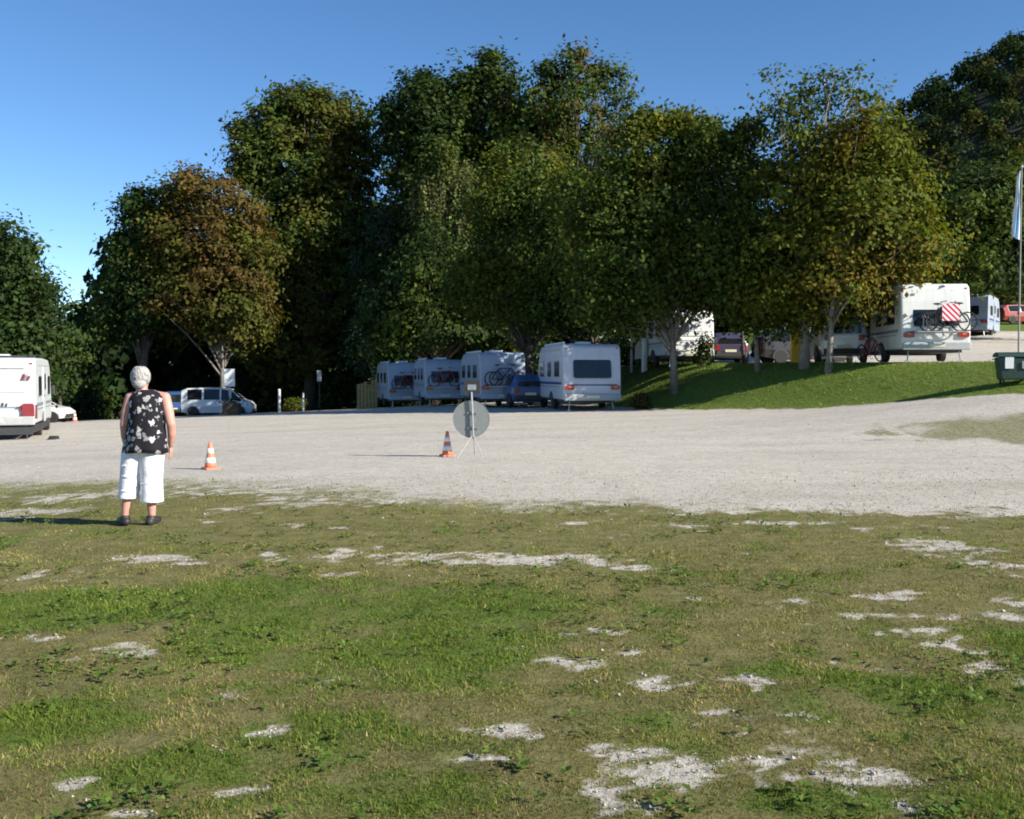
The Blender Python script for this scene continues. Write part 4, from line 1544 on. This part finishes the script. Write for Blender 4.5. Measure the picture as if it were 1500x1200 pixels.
# flag
D = 46
fp = thing('flagpole', 'tall thin flagpole at the right edge with a hanging flag', 'flagpole', spot(1491, D))
hz = P(1491, 246, D).z - fp.location.z
MB().tube([(0, 0, -.1), (0, 0, hz * .5), (0, 0, hz)], [.045, .035, .022], M['signback'], 10).build('pole', fp)
MB().ball((0, 0, hz + .05), (.07, .07, .07), M['steel'], 10, 6).build('finial', fp)
fz1 = hz - .1
fz0 = P(1485, 352, D).z - fp.location.z
vs, fs = [], []
nx, nz = 14, 24
for j in range(nz + 1):
    v = j / nz
    wd = .34 * (.45 + .55 * v)
    for i in range(nx + 1):
        u = i / nx
        vs.append((-.04 - wd * u - .03 * math.sin(v * 6 + u * 3), .085 * math.sin(u * 13 + v * 2.5) * (.3 + .7 * u), fz1 - (fz1 - fz0) * v * (1 - .06 * u) - .25 * u * (1 - v)))
fsw, fsb = [], []
for j in range(nz):
    for i in range(nx):
        a = j * (nx + 1) + i
        (fsb if 5 <= i < 10 else fsw).append((a, a + 1, a + nx + 2, a + nx + 1))
fm = mat('flag_white', (.72, .75, .78), .8, .05, 6)
fbm_ = mat('flag_blue', (.10, .30, .50), .8, .08, 6)
mb = MB()
mb.add(vs, fsw, fm)
b0 = len(mb.v)
mb.add(vs, fsb, fbm_)
fo_ = mb.build('flag', None, smooth=True)
fo_.location = fp.location
tag(fo_, 'white and light blue flag hanging limp from the pole at the right edge', 'flag')

# green waste container at the right edge
p_ = P(1484, 552, 28.5)
gb = thing('waste_container', 'dark green wheeled waste container with white notice at the right edge', 'waste container', (p_.x, 28.5, g1(p_.x, 28.5)), R(-14))
mb = MB()
mb.prism([(-.42, .14), (.42, .14), (.52, .86), (-.52, .86)], -.36, .36, M['green_bin'], 'y')
mb.build('body', gb, bevel=.04)
mb = MB()
mb.prism([(-.4, .87), (.42, .87), (.36, .98), (0, 1.03), (-.34, .98)], -.56, .56, M['green_bin'])
mb.build('lid', gb, bevel=.03)
mb = MB()
ngon_plate(mb, (-.2, -.385, .68), (1, 0, 0), (0, 0, 1), .26, .36, .012, M['panel'], .02)
mb.build('notice', gb)
mb = MB()
ngon_plate(mb, (.28, -.385, .62), (1, 0, 0), (0, 0, 1), .2, .24, .012, M['trim'], .02)
mb.build('notice', gb)
gb.scale = (.86, .86, .88)
for sx in (-1, 1):
    for sy in (-1, 1):
        mb = MB()
        mb.lathe([(.085, -.025), (.09, 0), (.085, .025)], M['rubber'], 14)
        mb.v = [(p[2] + sx * .33, p[0] + sy * .26, p[1] + .09) for p in mb.v]
        mb.build('wheel', gb)
    mb = MB()
    mb.tube([(sx * .53, -.25, .8), (sx * .6, -.2, .8), (sx * .6, .2, .8), (sx * .53, .25, .8)], .018, M['green_bin'], 6)
    mb.build('handle', gb)


# ------------------------------------------------------------------ the woman
pz = ground_at(200, 769)
wo = thing('person', 'woman with short grey hair seen from behind in black flowered top and white cropped trousers', 'person', (-550 / F * 10.3, 10.3, g1(-550 / F * 10.3, 10.3)))
b = MB()
SK = M['skin']
b.ball((.045, .02, 1.50), (.073, .092, .112), SK, 20, 14)
b.ball((.045, .06, 1.445), (.052, .06, .06), SK, 14, 10)
b.ball((.045, .118, 1.49), (.014, .022, .026), SK)                       # nose
b.ball((-.029, .015, 1.49), (.012, .022, .034), SK)
b.ball((.119, .015, 1.49), (.012, .022, .034), SK)
b.ball((.045, .104, 1.452), (.026, .012, .008), SK)                      # lips
for sx in (-1, 1):
    b.ball((.045 + sx * .03, .1, 1.512), (.013, .01, .008), SK)
b.tube([(.06, -.005, 1.30), (.05, .01, 1.44)], [.062, .054], SK, 14)
b.tube([(.06, 0, .78), (.07, 0, .9), (.09, 0, 1.05), (.105, .0, 1.2), (.115, 0, 1.3), (.11, 0, 1.36)], [.11, .125, .115, .12, .1, .055], SK, 18)
b.capsule([(-.05, 0, 1.315), (.115, 0, 1.335), (.28, 0, 1.315)], [.052, .06, .052], SK)
for pts, rr in (([(-.062, 0, 1.31), (-.1, -.012, 1.16), (-.122, -.02, 1.03), (-.132, .02, .92), (-.132, .06, .80)], [.056, .054, .045, .042, .029]),
                ([(.292, 0, 1.31), (.33, -.014, 1.16), (.357, -.025, 1.04), (.35, .015, .93), (.326, .06, .82)], [.056, .054, .045, .042, .029])):
    b.capsule(pts, rr, SK)
for (hx, hy, hz_, s) in ((-.130, .075, .745, -1), (.318, .078, .768, 1)):
    b.ball((hx, hy, hz_), (.022, .038, .048), SK)
    for k, (dy, ln) in enumerate(((.03, .062), (.011, .072), (-.008, .066), (-.026, .05))):
        b.capsule([(hx, hy + dy, hz_ - .03), (hx - s * .004, hy + dy + .003, hz_ - .03 - ln * .55), (hx - s * .018, hy + dy + .006, hz_ - .03 - ln)], [.0095, .0088, .0075], SK, 8)
    b.capsule([(hx - s * .004, hy + .032, hz_ + .015), (hx - s * .02, hy + .058, hz_ - .01), (hx - s * .026, hy + .062, hz_ - .035)], [.011, .0105, .009], SK, 8)
b.capsule([(-.03, 0, .78), (-.075, .01, .47), (-.105, -.012, .33), (-.135, .0, .09)], [.095, .06, .055, .036], SK)
b.capsule([(.13, 0, .78), (.135, .01, .47), (.14, -.012, .33), (.142, .0, .09)], [.095, .06, .055, .036], SK)
for x, a in ((-.14, 38), (.142, -6)):
    d = Vector((-math.sin(R(a)), math.cos(R(a)), 0))
    c0 = Vector((x, 0, .04))
    b.capsule([c0 - d * .03, c0 + d * .08, c0 + d * .15], [.034, .034, .026], SK)
remeshed(b, 'body', wo, .0072, 4)

h = MB()
h.ball((.045, -.008, 1.525), (.09, .102, .108), M['hair'], 24, 16)
h.ball((.045, -.045, 1.47), (.074, .066, .075), M['hair'], 20, 12)
ho_ = remeshed(h, 'hair', wo, .006, 4)
h = MB()
for k in range(420):
    a, e0 = random.uniform(0, 2 * math.pi), random.uniform(-.25, 1.3)
    if math.sin(a) > .35 and e0 < .75: continue
    pts = []
    for q in range(4):
        e = e0 - q * .17
        aa = a + q * .06
        rr = .985 + .03 * math.sin(math.pi * q / 3) + random.uniform(0, .03)
        pts.append((.045 + .09 * rr * math.cos(aa) * math.cos(e), -.008 + .102 * rr * math.sin(aa) * math.cos(e), 1.525 + .108 * rr * math.sin(e)))
    h.tube(pts, [.004, .0065, .006, .003], M['hair'], 4, cap=False)
tag(h.build('hair_strands', wo, smooth=True), kind='stuff')

tr = MB()
TM = M['trousers']
tr.tube([(.0, 0, .86), (-.04, 0, .72), (-.078, .008, .5), (-.098, -.002, .28)], [.1, .122, .104, .100], TM, 20)
tr.tube([(.15, 0, .86), (.145, 0, .72), (.14, .008, .5), (.146, -.002, .245)], [.1, .128, .112, .112], TM, 20)
tr.tube([(.07, 0, .74), (.08, 0, .9)], [.13, .13], TM, 20)
for cx, cz, r in ((-.098, .285, .104), (.146, .25, .116)):
    tr.tube([(cx, -.002, cz - .012), (cx, -.002, cz + .022)], r, TM, 20)
for k in range(7):
    z = random.uniform(.32, .7)
    x = random.choice([-.09, .14])
    tr.tube([(x - .09, -.085 + random.uniform(-.01, .01), z), (x, -.108, z + random.uniform(-.03, .03)), (x + .09, -.085, z + random.uniform(-.05, .05))], [.003, .006, .003], TM, 6)
remeshed(tr, 'trousers', wo, .0075, 4)

vs, fs = [], []
n = 40
prof = [(.748, .085, .226, .178), (.80, .088, .220, .175), (.9, .095, .206, .168), (1.0, .102, .19, .16), (1.1, .106, .184, .152), (1.2, .11, .186, .148), (1.27, .113, .186, .138), (1.325, .114, .185, .112), (1.358, .112, .158, .086), (1.382, .106, .09, .072), (1.392, .10, .072, .062)]
for (z, cx, rx, ry) in prof:
    wv = max(0, (1.25 - z) / .5)
    for k in range(n):
        a = 2 * math.pi * k / n
        f_ = 1 + .045 * wv * math.sin(7 * a + z * 3) + .02 * wv * math.sin(13 * a)
        vs.append((cx + rx * math.cos(a) * f_, ry * math.sin(a) * f_, z + .008 * math.sin(3 * a) * (z < .78)))
for i in range(len(prof) - 1):
    for k in range(n):
        k2 = (k + 1) % n
        fs.append((i * n + k, i * n + k2, (i + 1) * n + k2, (i + 1) * n + k))
tu = MB().add(vs, fs, M['tunic']).build('sleeveless_top', wo, smooth=True)
sm = tu.modifiers.new('s', 'SOLIDIFY')
sm.thickness = .006
sm.offset = -1
for x, a in ((-.14, 38), (.142, -6)):
    s_ = MB()
    d = Vector((-math.sin(R(a)), math.cos(R(a)), 0))
    c0 = Vector((x, 0, .038))
    s_.capsule([c0 - d * .05, c0 + d * .06, c0 + d * .15], [.045, .046, .034], M['shoe'])
    s_.tube([c0 - d * .02 + Vector((0, 0, .02)), c0 - d * .015 + Vector((0, 0, .06))], [.05, .046], M['shoe'], 14)
    so2 = remeshed(s_, 'shoe', wo, .007, 3)
    me = so2.data
    for v_ in me.vertices:
        v_.co.z = max(v_.co.z, .002)

# ------------------------------------------------------------------ lawn blades, weeds, pebbles
def sample_lawn(n, d0, d1, pw=1.6):
    u = rng.random(n)
    D = (d0 ** (2 - pw) + u * (d1 ** (2 - pw) - d0 ** (2 - pw))) ** (1 / (2 - pw))
    X = (rng.random(n) * 2 - 1) * (.56 * D + .35)
    return X, D


def blades(name, X, Y, h, w, col, lean=.6):
    n = len(X)
    Z = gz(X, Y) - .006
    Z = Z + (Y < 16) * (.018 * (fbm(X * 2.5, Y * 2.5, 71, 3) - .5))
    a = rng.random(n) * 2 * math.pi
    ln = np.abs(rng.normal(size=n)) * lean
    dx, dy = np.cos(a) * ln * h, np.sin(a) * ln * h
    b = rng.random(n) * math.pi
    wx, wy = np.cos(b) * w / 2, np.sin(b) * w / 2
    base = np.c_[X, Y, Z]
    v = np.stack([base - np.c_[wx, wy, 0 * wx], base + np.c_[wx, wy, 0 * wx], base + np.c_[dx, dy, h * .95]], 1).reshape(-1, 3)
    o = np_mesh(name, v, np.arange(n * 3).reshape(n, 3), M['grass'], np.repeat(col, 3, axis=0))
    return o


X, Y = sample_lawn(1250000, 3.0, 20, 1.7)
g_, l_, w_, s_ = masks(X, Y)
keep = rng.random(len(X)) > np.clip(g_ * 1.5 - .2 + (fbm(X * 11, Y * 11, 77, 2) - .5) * 1.3 * (g_ > .08), 0, .97)
X, Y, g_, l_ = X[keep], Y[keep], g_[keep], l_[keep]
n = len(X)
DRYP = [(.28, .225, .09, 3), (.23, .20, .058, 3), (.18, .175, .042, 3), (.35, .29, .15, 1.3)]
GRNP = [(.09, .14, .020, 3), (.125, .165, .026, 3), (.06, .115, .018, 2), (.17, .18, .04, 1)]
isg = rng.random(n) < np.clip(l_ * 1.15 + .24 + rng.normal(size=n) * .12, .05, .97)
col = np.where(isg[:, None], pick_colors(n, GRNP), pick_colors(n, DRYP))
u1 = fbm(X * 1.6, Y * 1.6, 201, 4, .6)
u2 = fbm(X * 4.5, Y * 4.5, 203, 3)
u3 = fbm(X * .7 + 9, Y * .7, 207, 4, .6)
brn = (u1 > .53)[:, None] & (rng.random(n) < .6)[:, None] & ~isg[:, None]
col = np.where(brn, pick_colors(n, [(.21, .145, .075, 2), (.16, .11, .06, 2), (.27, .21, .13, 1)]), col)
col = col * (1 + 1.3 * (u2 - .5))[:, None] * (1 + .7 * (u3 - .5))[:, None]
thin = rng.random(n) < .86 + 1.2 * (u2 - .42)
X, Y, g_, l_, col, u2 = X[thin], Y[thin], g_[thin], l_[thin], col[thin], u2[thin]
n = len(X)
hh = (.8 + .9 * (u2 - .4)) * np.clip(rng.gamma(3, .0054, n), .004, .05) * (.65 + .5 * l_) * (1 - .35 * g_) * np.where(Y > 9, .8, 1)
ww = (.0030 + .00085 * Y) * rng.uniform(.6, 1.4, n)
o = blades('lawn_grass', X, Y, hh, ww, col, .8)
tag(o, 'short worn lawn grass, part green and part straw dry', kind='stuff')

X = rng.uniform(2.6, 20, 90000)
Y = rng.uniform(23, 50, 90000)
g_, l_, w_, s_ = masks(X, Y)
k = (s_ > -.3) & (g_ < .4)
X, Y = X[k], Y[k]
n = len(X)
BNK = [(.15, .235, .028, 3), (.19, .26, .036, 3), (.25, .255, .06, 1), (.11, .18, .024, 1)]
o = blades('bank_grass', X, Y, np.clip(rng.gamma(3, .014, n), .012, .13), rng.uniform(.02, .04, n), pick_colors(n, BNK), 1.0)
tag(o, 'bright green grass on the bank below the terrace', kind='stuff')

# weeds: flat rosettes of broad leaves
X, Y = sample_lawn(4200, 3.1, 13, 1.2)
g_, l_, w_, s_ = masks(X, Y)
k = (g_ < .6) & (rng.random(len(X)) < .05 + 1.1 * sstep(.52, .72, fbm(X * 1.5 + 40, Y * 1.5, 51, 4, .6)))
X, Y = X[k], Y[k]
nl = 9
cx = np.repeat(X, nl)
cy = np.repeat(Y, nl)
a = rng.random(len(cx)) * 2 * math.pi
rad = rng.uniform(.01, .055, len(cx)) * np.repeat(rng.uniform(.6, 1.5, len(X)), nl)
lx, ly = cx + np.cos(a) * rad, cy + np.sin(a) * rad
c = np.c_[lx, ly, gz(lx, ly) + rng.uniform(.012, .05, len(lx))]
nn = np.c_[np.cos(a) * -.35, np.sin(a) * -.35, np.ones(len(a))] + rng.normal(size=(len(a), 3)) * .25
v, f = leaves_mesh(c, nn, rng.uniform(.014, .042, len(a)), .75)
o = np_mesh('weeds', v, f, M['grass'], np.repeat(pick_colors(len(a), [(.09, .15, .025, 3), (.12, .18, .035, 2), (.07, .12, .02, 1)]), 4, axis=0))
tag(o, 'small broad leaved weeds scattered in the lawn', kind='stuff')

# pebbles
X1, Y1 = sample_lawn(90000, 3.0, 12, 1.3)
X2, Y2 = sample_lawn(46000, 10.5, 30, 1.7)
X, Y = np.r_[X1, X2], np.r_[Y1, Y2]
g_, l_, w_, s_ = masks(X, Y)
k = rng.random(len(X)) < np.clip(g_ * .55 - .12, .003, 1)
X, Y = X[k], Y[k]
n = len(X)
r = np.clip(rng.gamma(2.0, .0019, n), .0018, .014) * (1 + .02 * Y)
oc = np.array([(1, 0, 0), (0, 1, 0), (-1, 0, 0), (0, -1, 0), (0, 0, .75), (0, 0, -.75)], float)
of = np.array([(0, 1, 4), (1, 2, 4), (2, 3, 4), (3, 0, 4), (1, 0, 5), (2, 1, 5), (3, 2, 5), (0, 3, 5)])
v = oc[None] * rng.uniform(.6, 1.35, (n, 6, 1)) * r[:, None, None]
a = rng.random(n) * 6.28
ca, sa = np.cos(a)[:, None], np.sin(a)[:, None]
v = np.stack([v[..., 0] * ca - v[..., 1] * sa, v[..., 0] * sa + v[..., 1] * ca, v[..., 2]], -1) + np.c_[X, Y, gz(X, Y) + r * .15][:, None, :]
f = (of[None] + (np.arange(n) * 6)[:, None, None]).reshape(-1, 3)
gcol = np.array([.38, .345, .295]) * rng.uniform(.55, 1.3, (n, 1)) * rng.uniform(.96, 1.04, (n, 3))


def stone_material():
    m, nt, b = nodes_of('limestone_pebble')
    at = nt.nodes.new('ShaderNodeAttribute')
    at.attribute_name = 'col'
    nt.links.new(at.outputs['Color'], b.inputs['Base Color'])
    b.inputs['Roughness'].default_value = .9
    return m


o = np_mesh('pebbles', v.reshape(-1, 3), f, stone_material(), np.repeat(gcol, 6, axis=0))
tag(o, 'pale limestone pebbles loose on the gravel and bare patches', kind='stuff')
